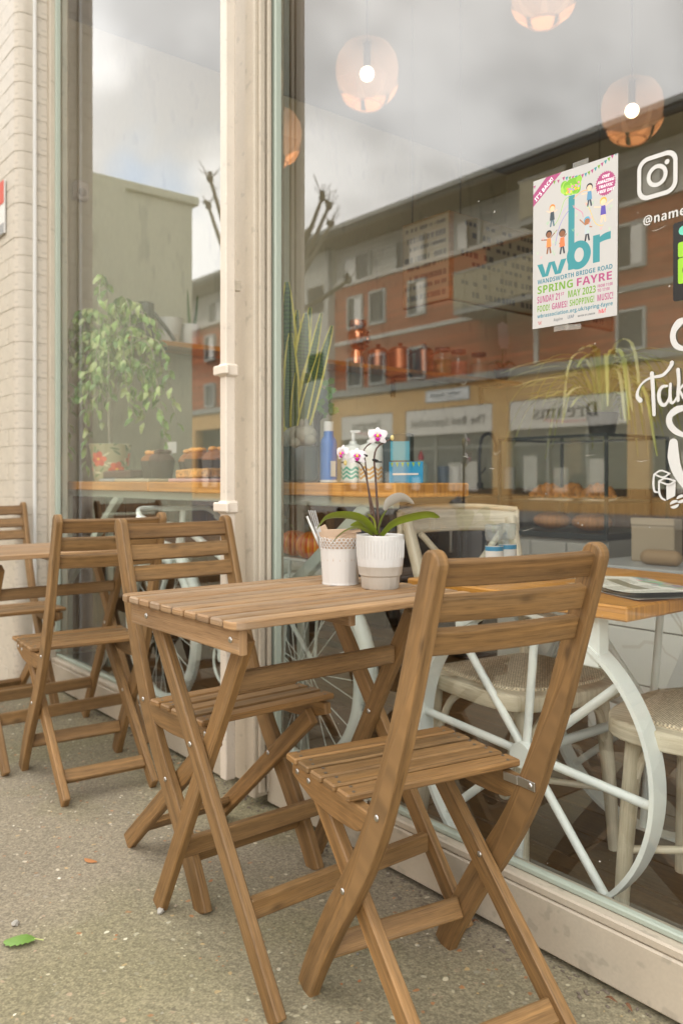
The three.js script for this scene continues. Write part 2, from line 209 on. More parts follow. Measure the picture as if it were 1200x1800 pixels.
// ---------------------------------------------------------------- the cafe building
const cafe = thing('cafe_building', 'cream painted cafe front with tall plate glass windows and low plinth', 'building');
{
  const TOP = 3.62, c = (n, g) => obj(n, grain(g, 'y'), M.cream, cafe);
  // plinths under both windows: fascia board, moulded lip
  const plinth = (x0, x1) => { const L = x1 - x0, X = (x0 + x1) / 2; const p = obj('plinth', grain(cbox(L, 0.112, 0.06, 0.004).translate(X, 0.068, -0.03)), M.cream, cafe); obj('plinth_lip', grain(cbox(L, 0.02, 0.075, 0.004).translate(X, 0.1345, -0.0395)), M.cream, p); obj('plinth_back', box(L, 0.11, 0.05, X, 0.056, -0.087), M.cream, p);
    obj('glazing_bead', grain(cbox(L, 0.014, 0.018, 0.003).translate(X, 0.152, -0.034)), M.mint, cafe); };
  plinth(-3.962, -2.375); plinth(-2.108, 0.9);
  // mullion between the two windows: moulded front, stepped return
  c('mullion', cbox(0.055, TOP - 0.03, 0.112, 0.004).translate(-2.1375, TOP / 2 + 0.015, -0.011));
  c('mullion_board', cbox(0.205, TOP - 0.04, 0.07, 0.003).translate(-2.2695, TOP / 2 + 0.02, -0.029));
  c('mullion_moulding', merge([cbox(0.012, TOP - 0.05, 0.02, 0.003).translate(-2.104, TOP / 2 + 0.02, 0.022), cbox(0.016, TOP - 0.05, 0.014, 0.003).translate(-2.102, TOP / 2 + 0.02, -0.002)]));
  obj('glazing_bead', grain(cbox(0.022, TOP - 0.17, 0.026, 0.004).translate(-2.099, TOP / 2 + 0.085, -0.0305), 'y'), M.mint, cafe);
  // jamb beside the brick pier
  c('jamb', cbox(0.04, TOP - 0.03, 0.09, 0.004).translate(-3.982, TOP / 2 + 0.015, -0.04));
  obj('glazing_bead', grain(cbox(0.02, TOP - 0.17, 0.024, 0.003).translate(-3.953, TOP / 2 + 0.085, -0.031), 'y'), M.mint, cafe);
  c('jamb', cbox(0.08, TOP - 0.03, 0.12, 0.004).translate(0.94, TOP / 2 + 0.015, -0.04));
  c('head', cbox(5.0, 0.2, 0.1, 0.004).translate(-1.5, TOP + 0.1, -0.05));
  // panes
  const pane = (x0, x1) => obj('window_pane', new THREE.PlaneGeometry(x1 - x0, TOP - 0.15).translate((x0 + x1) / 2, TOP / 2 + 0.08, -0.045), M.glass, cafe);
  pane(-3.955, -2.37); pane(-2.1, 0.9);
  // brick pier with bullnosed painted bricks
    const brickGeo = (x0, x1, z0, z1, rad, dep = 0.0782) => { const s = new THREE.Shape(); s.moveTo(x0, -z0); s.lineTo(x1, -z0); if (rad) { s.lineTo(x1, -(z1 - rad)); s.absarc(x1 - rad, -(z1 - rad), rad, 0, -Math.PI / 2, true); } else s.lineTo(x1, -z1); s.lineTo(x0, -z1); s.closePath(); return new THREE.ExtrudeGeometry(s, { depth: dep, bevelEnabled: true, bevelSize: 0.0015, bevelThickness: 0.0015, bevelSegments: 1, curveSegments: 8 }).rotateX(-Math.PI / 2); };
  const pier = obj('pier', brickGeo(-5.2, -4.0045, -0.095, 0.1455, 0.0435, TOP), M.mortar, cafe), r = rnd(9);
  const quoinA = brickGeo(-4.213, -4.002, -0.02, 0.148, 0.045), quoinB = brickGeo(-4.11, -4.002, -0.02, 0.148, 0.045), str = brickGeo(-0.214, -0.004, 0.09, 0.148, 0), ret = brickGeo(-4.1, -4.002, -0.09, -0.028, 0);
  for (let i = 0; i < 44; i++) {
    const y = 0.006 + i * 0.0826, odd = i % 2, at = (g, x = 0) => obj('brick', g, M.brickPaint, pier, [x + (r() - 0.5) * 0.0016, y + (r() - 0.5) * 0.0022, (r() - 0.5) * 0.0016]);
    at(odd ? quoinA : quoinB); at(str, odd ? -4.215 : -4.112); at(str, odd ? -4.432 : -4.329); at(str, odd ? -4.649 : -4.546); at(ret);
  }
  obj('pier_strip', cbox(0.012, TOP - 0.05, 0.016, 0.003).translate(-3.992, TOP / 2, 0.066), M.white, cafe);
  // upper floors, fascia and the rest of the terrace, all above and beside the picture
  const render = std([0.42, 0.36, 0.28], 0.9);
  obj('fascia_board', cbox(14.4, 0.6, 0.1, 0.01).translate(-4.2, TOP + 0.5, -0.045), M.cream, cafe);
  obj('upper_wall', box(14.4, 5.4, 0.35, -4.2, TOP + 3.5, -0.28), render, cafe);
  obj('roof', box(14.6, 0.2, 9, -4.2, TOP + 6.3, -4.4), std([0.08, 0.08, 0.09], 0.8), cafe);
  obj('side_wall', box(0.3, 9.6, 8, 3.0, 4.8, -4.2), render, cafe);
  obj('rear_wall', box(14.4, 9.6, 0.3, -4.2, 4.8, -8.6), render, cafe);
  obj('shop_front_wall', box(2.1, TOP, 0.25, 2.03, TOP / 2, -0.12), M.cream, cafe);
  obj('shop_front_wall', box(6.1, TOP, 0.25, -8.28, TOP / 2, -0.02), M.cream, cafe);
}
// neighbouring single storey shop that steps forward towards the street
{
  const n = thing('neighbouring_shop', 'grey rendered single storey shop wall stepping forward towards the street', 'building', [-9, 0, 0]), m = std(0xffffff, 0.85, { map: tex(paintPix([222, 224, 202], 0.09, 451), { repeat: [0.5, 0.5] }) });
  obj('wall', grain(box(6, 4.36, 3.45, -3, 2.18, 1.72)), m, n); obj('pilaster', grain(box(0.07, 4.36, 1.0, 0.035, 2.18, 2.05)), m, n); obj('coping', cbox(6.1, 0.1, 3.56, 0.01).translate(-3.0, 4.41, 1.74), m, n);
}

// ---------------------------------------------------------------- the room behind the glass
{
  const wall = std(0xffffff, 0.85, { map: tex(paintPix([188, 188, 168], 0.08, 461), { repeat: [0.7, 0.7] }) });
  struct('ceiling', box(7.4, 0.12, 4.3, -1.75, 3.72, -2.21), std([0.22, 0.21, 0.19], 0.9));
  struct('wall_west', grain(box(0.12, 3.64, 4.2, -4.71, 1.82, -2.2)), wall);
  struct('wall_north', box(7.4, 3.64, 0.12, -1.75, 1.82, -4.26), wall);
  struct('wall_east', box(0.12, 3.64, 4.2, 1.9, 1.82, -2.2), wall);
  const ww = scene.children.find((q) => q.name === 'wall_west'), wn = scene.children.find((q) => q.name === 'wall_north'), db = [0, 1, 2].map(() => grain(cbox(0.014, 0.92, 0.136, 0.003), 'y')), dm = phy([0.55, 0.5, 0.46], 0.5, { map: wA, bumpMap: wb, bumpScale: 0.0008 });
  for (let i = 0; i < 29; i++) obj('dado_board', db[i % 3], dm, ww, [-4.642, 0.47, -0.2 - i * 0.139]); for (let i = 0; i < 46; i++) obj('dado_board', db[i % 3], dm, wn, [-4.5 + i * 0.139, 0.47, -4.192], [0, Math.PI / 2, 0]);
  const floor = struct('floor', box(6.6, 0.02, 4.1, -1.4, -0.012, -2.16), std([0.02, 0.016, 0.012], 0.9));
  const fw = [0, 1, 2].map((k) => phy([0.42 + k * 0.08, 0.4 + k * 0.07, 0.4 + k * 0.06], 0.42, { map: wmap(woodA), bumpMap: wb, bumpScale: 0.0006 })), r = rnd(21), plank = [0, 1, 2, 3, 4].map(() => grain(cbox(1.196, 0.012, 0.146, 0.002)));
  for (let j = 0; j < 27; j++) for (let i = 0; i < 6; i++) { const X = -4.05 + i * 1.2 + ((j * 0.47) % 1.2); if (X > 1.2) continue; obj('floor_board', plank[Math.floor(r() * 5)], fw[Math.floor(r() * 3)], floor, [X, 0.004, -0.19 - j * 0.15]); }
}
// ---------------------------------------------------------------- across the street (seen mirrored in the glass)
{
  const Z = 19.9, b = thing('apartment_block', 'red boarded apartment block with pale top floor and deep eaves across the street', 'building', [0, 0, Z]);
  const red = std(0xffffff, 0.8, { map: tex(pixels(256, 512, (u, v) => { const k = v * 16, row = Math.floor(k), gap = k - row < 0.1 ? 0.55 : 1, t = (0.82 + 0.3 * hash(row, 3, 5) + 0.2 * (fbm(u * 4, v * 40, 601, 3, 4, 40) - 0.5)) * gap; return [176 * t, 96 * t, 58 * t]; })[0], { repeat: [0.4, 1 / 2.2] }) });
  const pale = [std([0.5, 0.5, 0.46], 0.7), std([0.45, 0.45, 0.41], 0.7), std([0.54, 0.53, 0.49], 0.7)], grey = std([0.3, 0.31, 0.29], 0.7), beige = std(0xffffff, 0.8, { map: tex(paintPix([206, 166, 108], 0.08, 611), { repeat: [0.4, 0.4] }) }), dk = std([0.05, 0.04, 0.03], 0.8), soffit = std([0.16, 0.13, 0.09], 0.8);
  const B = (n, x0, x1, y0, y1, z0, z1, m, p = b) => obj(n, grain(box(x1 - x0, y1 - y0, z1 - z0, (x0 + x1) / 2, (y0 + y1) / 2, (z0 + z1) / 2)), m, p);
  B('red_wall', -26.8, 6, 4.62, 8.9, 0, 0.5, red); B('red_wall', -44, -28.5, 4.62, 8.9, 0.1, 0.5, red);
  B('ledge', -44, 6, 4.36, 4.62, -0.25, 0.4, grey); B('ledge', -26.8, -19.1, 6.5, 6.66, -0.06, 0.1, pale[0]); B('ledge', -14.4, 6, 6.42, 6.6, -0.06, 0.1, grey); B('ledge', -44, 6, 8.86, 9.0, -0.12, 0.3, pale[2]);
  B('top_wall', -44, 6, 9, 10.5, 0.1, 0.5, grey);
  for (let j = 0; j < 8; j++) for (let i = 0; i < 13; i++) { const x0 = -44 + i * 4 - (j % 2) * 2; obj('weatherboard', boardGeo(), pale[(i * 5 + j * 7) % 3], b, [x0 + 1.98, 9.1 + j * 0.187, 0.07], [0.06, 0, 0]); }
  B('roof', -45, 7, 10.62, 10.86, -1.25, 10, std([0.13, 0.135, 0.13], 0.7)); B('soffit', -45, 7, 10.55, 10.615, -1.2, 0.6, soffit); B('gutter', -45, 7, 10.74, 10.9, -1.36, -1.26, grey);
  B('body', -44, 6, 0, 10.5, 0.5, 10, dk);
  B('corner_tower', -28.5, -26.8, 0, 10.5, -0.35, 0.5, pale[1]);
  for (const y of [5.2, 8.0]) { B('tower_band', -28.2, -27.1, y, y + 1.1, -0.36, -0.34, dk); }
  function boardGeo() { return (boardGeo.g ??= cbox(3.98, 0.175, 0.03, 0.004)); }
  const paneM = phy([0.03, 0.035, 0.035], 0.04, { specularIntensity: 1 }), curt = std([0.74, 0.74, 0.7], 0.7), fr = std([0.42, 0.44, 0.42], 0.6);
  const win = (x0, x1, y0, y1, open) => {
    const f = obj('window', [box(x1 - x0 + 0.16, 0.09, 0.14, (x0 + x1) / 2, y0 - 0.045, -0.03), box(x1 - x0 + 0.16, 0.09, 0.14, (x0 + x1) / 2, y1 + 0.045, -0.03), box(0.08, y1 - y0, 0.14, x0 - 0.04, (y0 + y1) / 2, -0.03), box(0.08, y1 - y0, 0.14, x1 + 0.04, (y0 + y1) / 2, -0.03)], fr, b);
    obj('pane', box(x1 - x0, y1 - y0, 0.02, (x0 + x1) / 2, (y0 + y1) / 2, -0.02), paneM, f);
    if (open) obj('sash', cbox((x1 - x0) * 0.46, (y1 - y0) * 0.96, 0.04, 0.005).translate(x0 + (x1 - x0) * (open > 0 ? 0.74 : 0.26), (y0 + y1) / 2, -0.065), curt, f, undefined, [0, 0, 0]);
  };
  for (const [x, o] of [[-25.45, 1], [-24.1, 0], [-21.9, 1], [-13.15, 1], [-10.7, 0], [-8.2, 1], [-5, 0], [-2, 1], [1.5, 0], [-31, 1], [-34, 0], [-37, 1], [-40, 0]]) { win(x - 0.4, x + 0.4, 7.15, 8.3, o); win(x - 0.39, x + 0.39, 4.78, 5.82, -o && 0); }
  for (const [x0, x1, o] of [[-26.1, -24.6, -1], [-22.96, -21.58, 1], [-19.9, -18.9, -1], [-13.6, -12.2, 1], [-10.4, -9, 0], [-32, -30.6, 0], [-37, -35.6, 1]]) win(x0, x1, 9.0, 9.95, o);
  // balconies
  const bal = (x0, x1, y, d) => { const s = B('balcony', x0, x1, y - 0.18, y, -d, 0, grey); const p = std([0.34, 0.31, 0.22], 0.75); for (let i = 0; i < Math.round((x1 - x0) / 0.55); i++) { const w = (x1 - x0) / Math.round((x1 - x0) / 0.55); B('balustrade_panel', x0 + i * w + 0.01, x0 + (i + 1) * w - 0.01, y + 0.02, y + 1.15, -d - 0.02, -d + 0.03, p, s); } B('balcony_end', x0, x0 + 0.05, y + 0.02, y + 1.15, -d + 0.04, 0, p, s); B('handrail', x0 - 0.03, x1 + 0.03, y + 1.16, y + 1.22, -d - 0.04, -d + 0.05, grey, s); };
  bal(-18.9, -14.7, 6.62, 1.3); bal(-16.4, -14.7, 9.02, 1.0);
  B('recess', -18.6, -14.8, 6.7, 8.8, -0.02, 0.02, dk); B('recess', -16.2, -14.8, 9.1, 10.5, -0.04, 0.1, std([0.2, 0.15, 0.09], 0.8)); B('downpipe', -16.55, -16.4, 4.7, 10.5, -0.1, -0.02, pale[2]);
  // shop storey
  B('shop_fascia', -44, 6, 3.56, 4.36, -0.12, 0.3, beige); B('stall_riser', -44, 6, 0, 0.5, -0.05, 0.3, beige);
  const bays = [[-43, -39], [-38.3, -34.3], [-33.6, -29.6], [-26.2, -23.1], [-22.4, -18.2], [-17.5, -13.2], [-12.5, -8.3], [-7.6, -3.4], [-2.7, 1.5]];
  let prev = -44; for (const [x0, x1] of [...bays, [6, 6]]) { B('pilaster', prev, x0, 0, 3.56, -0.16, 0.3, beige); prev = x1; }
  const shopGlass = phy([0.05, 0.055, 0.05], 0.03, {});
  for (const [x0, x1] of bays) { B('shop_window', x0, x1, 0.5, 2.62, 0.05, 0.1, shopGlass); const n = 3; for (let i = 0; i <= n; i++) { const X = mix(x0, x1, i / n); B('window_bar', X - 0.04, X + 0.04, 0.5, 2.62, -0.01, 0.045, grey); } B('transom', x0, x1, 2.1, 2.16, -0.01, 0.04, grey); for (let i = 0; i < 3; i++) { const w = (x1 - x0) * (0.1 + 0.09 * hash(i, x0 * 10, 3)), X = mix(x0 + 0.1, x1 - w - 0.1, (i + 0.5 * hash(i, x0 * 7, 4)) / 2.6), y1 = 0.9 + 1.0 * hash(i, x0 * 5, 6); B('display_panel', X, X + w, 0.62, y1, 0.026, 0.046, pale[i % 3]); } }
  const signTex = (fn) => { const [c, x] = canvas(1024, 232); x.fillStyle = '#d6d4cd'; x.fillRect(0, 0, 1024, 232); fn(x); return tex(c, { wrap: false }); };
  const dreams = signTex((x) => { x.fillStyle = '#12181f'; x.font = 'bold 150px serif'; x.textAlign = 'center'; x.textBaseline = 'middle'; x.fillText('Dreams', 512, 108); x.strokeStyle = '#c8475a'; x.lineWidth = 9; x.beginPath(); x.moveTo(330, 190); x.quadraticCurveTo(520, 200, 700, 168); x.stroke(); });
  const bed = signTex((x) => { x.fillStyle = '#1d2126'; x.font = 'bold 104px sans-serif'; x.textAlign = 'center'; x.textBaseline = 'middle'; x.fillText('The Bed Specialist', 512, 122); });
  const sign = (x0, x1, map, label) => { const s = thing('shop_sign', label, 'sign', [(x0 + x1) / 2, 3.07, Z - 0.1], 0, 'fascia signs across the street'); obj('sign_board', cbox(x1 - x0 - 0.03, 0.93, 0.08, 0.01), pale[2], s); obj('lettering', new THREE.PlaneGeometry(x1 - x0 - 0.08, 0.88).rotateY(Math.PI).translate(0, 0, -0.0425), std(0xffffff, 0.6, { map }), s); };
  sign(-26.2, -23.1, dreams, 'white fascia sign with dark serif name beside the pale corner tower'); sign(-22.4, -18.2, bed, 'white fascia sign with long line of plain dark lettering'); sign(-17.5, -13.2, dreams, 'white fascia sign with dark serif name and pink underline beneath the balconies');
  const [pc, px] = canvas(512, 110); px.fillStyle = '#dfe2e2'; px.fillRect(0, 0, 512, 110); px.strokeStyle = '#7d8a96'; px.lineWidth = 5; px.strokeRect(8, 8, 496, 94); px.fillStyle = '#4a5562'; const r = rnd(31); for (let X = 110; X < 440;) { const w = 12 + r() * 20; if (Math.abs(X - 260) > 18) px.fillRect(X, 34, w * 0.75, 26); X += w; } for (let X = 160; X < 400;) { const w = 8 + r() * 10; px.fillRect(X, 72, w * 0.7, 9); X += w; }
  const pl = thing('name_plaque', 'small pale plaque on beige band above the shop signs', 'sign', [-20.3, 3.99, Z - 0.13]); obj('plaque_board', cbox(2.15, 0.46, 0.03, 0.005), grey, pl); obj('plaque_face', new THREE.PlaneGeometry(2.1, 0.42).rotateY(Math.PI).translate(0, 0, -0.0175), std(0xffffff, 0.6, { map: tex(pc, { wrap: false }) }), pl);
}
{ // brick house further along
  const h = thing('brick_house', 'yellow brick house with dark slate roof beyond the apartment block', 'building', [-41, 0, 33]), y = std([0.42, 0.32, 0.17], 0.85);
  obj('wall', box(26, 14, 8, 0, 7, 4), y, h); obj('roof', box(27, 1.2, 9, 0, 14.6, 4), std([0.07, 0.07, 0.08], 0.7), h);
  for (const x of [-6, -3, 0, 3, 6]) for (const yy of [5, 8, 11]) obj('window', box(1.1, 1.6, 0.1, x, yy, -0.03), std([0.06, 0.07, 0.08], 0.1), h);
}
{ // pollarded street tree
  const t = thing('pollarded_tree', 'pollarded street tree with bare knuckled limbs by the kerb', 'tree', [-7.55, 0, 3.5]), bark = std([0.26, 0.23, 0.16], 0.9, { bumpMap: paintBump, bumpScale: 0.02 }), r = rnd(8);
  obj('trunk', tube([[0, 0, 0], [0.03, 1, 0.02], [-0.02, 2, 0], [0, 2.75, 0.02]], (u) => mix(0.16, 0.12, u), 12, 12), bark, t);
  const limbs = [[-0.95, 3.7, 0.3], [-0.8, 4.15, -0.2], [-0.35, 4.3, 0.3], [0.35, 4.35, 0.1], [0.75, 4.2, -0.3], [0.95, 3.85, 0.1], [1.05, 3.4, -0.2], [1.0, 3.05, 0.4], [-1.0, 3.2, 0.35], [0.1, 4.1, -0.7], [0.2, 3.9, 0.8], [0.55, 3.95, 0.5]];
  for (const [x, y, z] of limbs) { const m = obj('limb', tube([[0, 2.6, 0], [x * 0.3, mix(2.6, y, 0.28), z * 0.3], [x * 0.72, mix(2.6, y, 0.66), z * 0.7], [x, y, z]], (u) => mix(0.042, 0.017, u), 12, 8), bark, t);
    const k = [new THREE.IcosahedronGeometry(0.036, 1).scale(1, 1.2, 1).translate(x, y, z)]; for (let i = 0; i < 4; i++) k.push(new THREE.IcosahedronGeometry(0.016 + r() * 0.012, 1).translate(x + (r() - 0.5) * 0.07, y + (r() - 0.2) * 0.07, z + (r() - 0.5) * 0.07)); obj('knuckle', k, bark, m); const sh = []; for (let i = 0; i < 7; i++) { const a = r() * 6.28, l = 0.1 + r() * 0.16; sh.push(bar([x, y, z], [x + Math.cos(a) * l * 0.6, y + l * (0.3 + r() * 0.7), z + Math.sin(a) * l * 0.6], 0.004, 5)); } obj('shoots', sh, bark, m).userData.kind = 'stuff'; }
}
// ---------------------------------------------------------------- folding chairs and tables on the pavement
const ballBolt = new THREE.SphereGeometry(0.0062, 10, 6, 0, Math.PI * 2, 0, Math.PI / 2).scale(1, 0.55, 1).rotateX(Math.PI / 2);
function makeChair() {
  const t = new THREE.Group(); t.name = numbered('folding_chair'); scene.add(t);
  tag(t, '', 'chair', 'folding chairs on the pavement');
  const pick = rnd(66), HALF = 0.165; let w = CW[0]; const next = () => (w = CW[Math.floor(pick() * 4)]);
  const line = [[0.004, 0, 0.026], [-0.022, 0.05, 0.027], [-0.068, 0.125, 0.0285], [-0.118, 0.2, 0.0295], [-0.165, 0.262, 0.029], [-0.215, 0.333, 0.028], [-0.262, 0.415, 0.0275], [-0.296, 0.49, 0.0255], [-0.34, 0.6, 0.0245], [-0.378, 0.714, 0.0235], [-0.411, 0.817, 0.023], [-0.428, 0.872, 0.0225]];
  for (const s of [1, -1]) {
    next(); obj('back_post', grainAlong(slab(line, 0.022, 0.0035, 1), line).translate(0, 0, s * HALF), w, t);
    next(); obj('leg', beam([0.02, 0.402, s * 0.1405], [-0.43, 0.012, s * 0.1405], 0.044, 0.022), w, t);
    const rail = obj('seat_rail', grain(slab([[0.052, 0.422, 0.014], [-0.03, 0.411, 0.0255], [-0.12, 0.409, 0.028], [-0.2, 0.412, 0.025], [-0.238, 0.424, 0.012]], 0.021, 0.003, 1), 'x').translate(0, 0, s * HALF), w, t);
    for (const [u, y] of [[-0.02, 0.417], [0.03, 0.42]]) obj('bolt', ballBolt, M.steel, rail, [u, y, s * (HALF + 0.0105)], [0, s < 0 ? Math.PI : 0, 0]);
    for (const [u, y] of [[-0.276, 0.437], [-0.158, 0.264]]) obj('bolt', ballBolt, M.steel, t, [u, y, s * (HALF + 0.0112)], [0, s < 0 ? Math.PI : 0, 0]);
    obj('bolt', ballBolt, M.steel, t, [-0.158, 0.264, s * 0.1298], [0, s > 0 ? Math.PI : 0, 0]);
    obj('bracket', [beam([-0.245, 0.432, s * 0.1515], [-0.205, 0.43, s * 0.1515], 0.016, 0.003, undefined, 0.0008), beam([-0.292, 0.434, s * 0.1525], [-0.243, 0.433, s * 0.1525], 0.017, 0.003, undefined, 0.0008), ballBolt.clone().rotateY(s > 0 ? Math.PI : 0).translate(-0.28, 0.434, s * 0.151)], M.steel, t);
  }
  for (let i = 0; i < 5; i++) {
    next(); const sl = obj('seat_slat', grain(cbox(0.0432, 0.0145, 0.386, 0.0035), 'z').translate(0.0265 - i * 0.053, 0.4475 - (i === 2 ? 0.001 : 0), 0), w, t);
    const sc = []; for (const z of [-0.172, 0.172]) for (const u of [-0.012, 0.012]) sc.push(cyl(0.0034, 0.0034, 0.001, 8).translate(0.0265 - i * 0.053 + u, 0.4552, z + u * 0.3)); obj('screw_heads', sc, screwM, sl).userData.kind = 'stuff';
  }
  for (const [y, u] of [[0.858, -0.424], [0.801, -0.406], [0.746, -0.389]]) next(), obj('back_slat', grain(bowed(0.31, 0.042, 0.018, 0.006), 'z').rotateZ(R(17)).translate(u + 0.002, y, 0), w, t);
  obj('stretcher', grain(cbox(0.02, 0.042, 0.309, 0.003), 'z').rotateZ(R(-32)).translate(-0.058, 0.108, 0), w, t);
  obj('stretcher', grain(cbox(0.02, 0.042, 0.26, 0.003), 'z').rotateZ(R(-48)).translate(-0.362, 0.071, 0), w, t);
  return t;
}
const screwM = std([0.2, 0.18, 0.15], 0.45, { metalness: 0.7 });
function bowed(L, h, d, bow) { const n = 8, g = cbox(d, h, L, 0.003).toNonIndexed?.() ?? cbox(d, h, L, 0.003); const s = new THREE.Shape(); const f = (z) => bow * (1 - Math.pow((2 * z) / L, 2)); s.moveTo(-d / 2 + 0.003, -L / 2); for (let i = 0; i <= n; i++) { const z = -L / 2 + (L * i) / n; s.lineTo(d / 2 - 0.003 - f(z), z); } for (let i = n; i >= 0; i--) { const z = -L / 2 + (L * i) / n; s.lineTo(-d / 2 + 0.003 - f(z), z); } return new THREE.ExtrudeGeometry(s, { depth: h - 0.006, bevelEnabled: true, bevelSize: 0.003, bevelThickness: 0.003, bevelSegments: 2 }).rotateX(Math.PI / 2).translate(0, h / 2 - 0.003, 0); }
const chair = makeChair(); chair.position.set(-1.267, 0, 0.284); chair.rotation.y = R(169.5); chair.userData.label = 'brown slatted folding chair at potted orchid table, its back to the cafe window lettering';
copyOf(chair, [-1.69, 0, 0.297], R(1), 'brown slatted folding chair tucked under the orchid table, facing the other chair across it');
copyOf(chair, [-2.895, 0, 0.306], R(175), 'brown slatted folding chair standing back to back with the one under the orchid table');
copyOf(chair, [-3.52, 0, 0.30], R(0), 'brown slatted folding chair beside the white brick pier');

function makeTable() {
  const t = thing('folding_table', 'slatted folding table with white pots and orchid on it', 'table', [-1.53, 0, 0.3025], 0, 'folding tables on the pavement'), w = M.tableWood, cw = M.chairWood;
  for (let i = 0; i < 10; i++) { const x = -0.2285 + i * 0.0508, e = i === 0 || i === 9; obj('table_slat', grain(slatTop(0.0418, 0.016, 0.645, e ? (i ? 1 : -1) : 0), 'z').translate(x, 0.732, 0), TW[[0, 2, 1, 0, 3, 2, 0, 1, 3, 2][i]], t); }
  for (const z of [0.292, 0, -0.285]) { const e = z > 0.2 ? 0.226 : 0.19, hh = z > 0.2 ? 0.0245 : 0.016, r = obj('rail', grain(slab([[-e, 0.723 - hh, hh], [-0.1, 0.723 - hh, hh], [0.1, 0.723 - hh, hh], [e, 0.723 - hh, hh]], 0.02, 0.004, 0), 'x').translate(0, 0, z), w, t); if (z > 0.2) for (const x of [-0.152, 0.2]) obj('bolt', ballBolt, M.steel, r, [x, 0.7, z + 0.0102]); }
  for (const s of [1, -1]) {
    obj('leg', beam([0.283, 0.004, s * 0.252], [-0.205, 0.69, s * 0.252], 0.041, 0.022), cw, t);
    obj('leg', beam([-0.235, 0.004, s * 0.228], [0.14, 0.69, s * 0.228], 0.041, 0.022), cw, t);
    obj('bolt', ballBolt, M.steel, t, [-0.027, 0.44, s * 0.2632], [0, s < 0 ? Math.PI : 0, 0]);
    obj('bolt', ballBolt, M.steel, t, [-0.004, 0.43, s * 0.2165], [0, s > 0 ? Math.PI : 0, 0]);
  }
  obj('stretcher', beam([0.17, 0.163, -0.241], [0.17, 0.163, 0.241], 0.02, 0.042, V(0, 1, -0.4)), cw, t);
  obj('stretcher', beam([-0.147, 0.165, -0.217], [-0.147, 0.165, 0.217], 0.02, 0.042, V(0, 1, 0.3)), cw, t);
  obj('stretcher', beam([0.082, 0.585, -0.217], [0.082, 0.585, 0.217], 0.02, 0.042, V(0, 1, 0.3)), cw, t);
  return t;
}
function slatTop(wd, h, L, corner) { if (!corner) return cbox(wd, h, L, 0.0035); const s = new THREE.Shape(), a = wd / 2 - 0.003, b = L / 2 - 0.003, r = 0.022; s.moveTo(-a, -b); s.lineTo(a - r, -b); s.absarc(a - r, -b + r, r, -Math.PI / 2, 0); s.lineTo(a, b - r); s.absarc(a - r, b - r, r, 0, Math.PI / 2); s.lineTo(-a, b); s.closePath(); const g = new THREE.ExtrudeGeometry(s, { depth: h - 0.006, bevelEnabled: true, bevelSize: 0.003, bevelThickness: 0.003, bevelSegments: 2, curveSegments: 6 }).rotateX(Math.PI / 2).translate(0, h / 2 - 0.003, 0); return corner < 0 ? g.rotateY(Math.PI) : g; }
const table = makeTable();
copyOf(table, [-3.15, 0, 0.29], 0, 'bare slatted folding table beside the white brick pier');
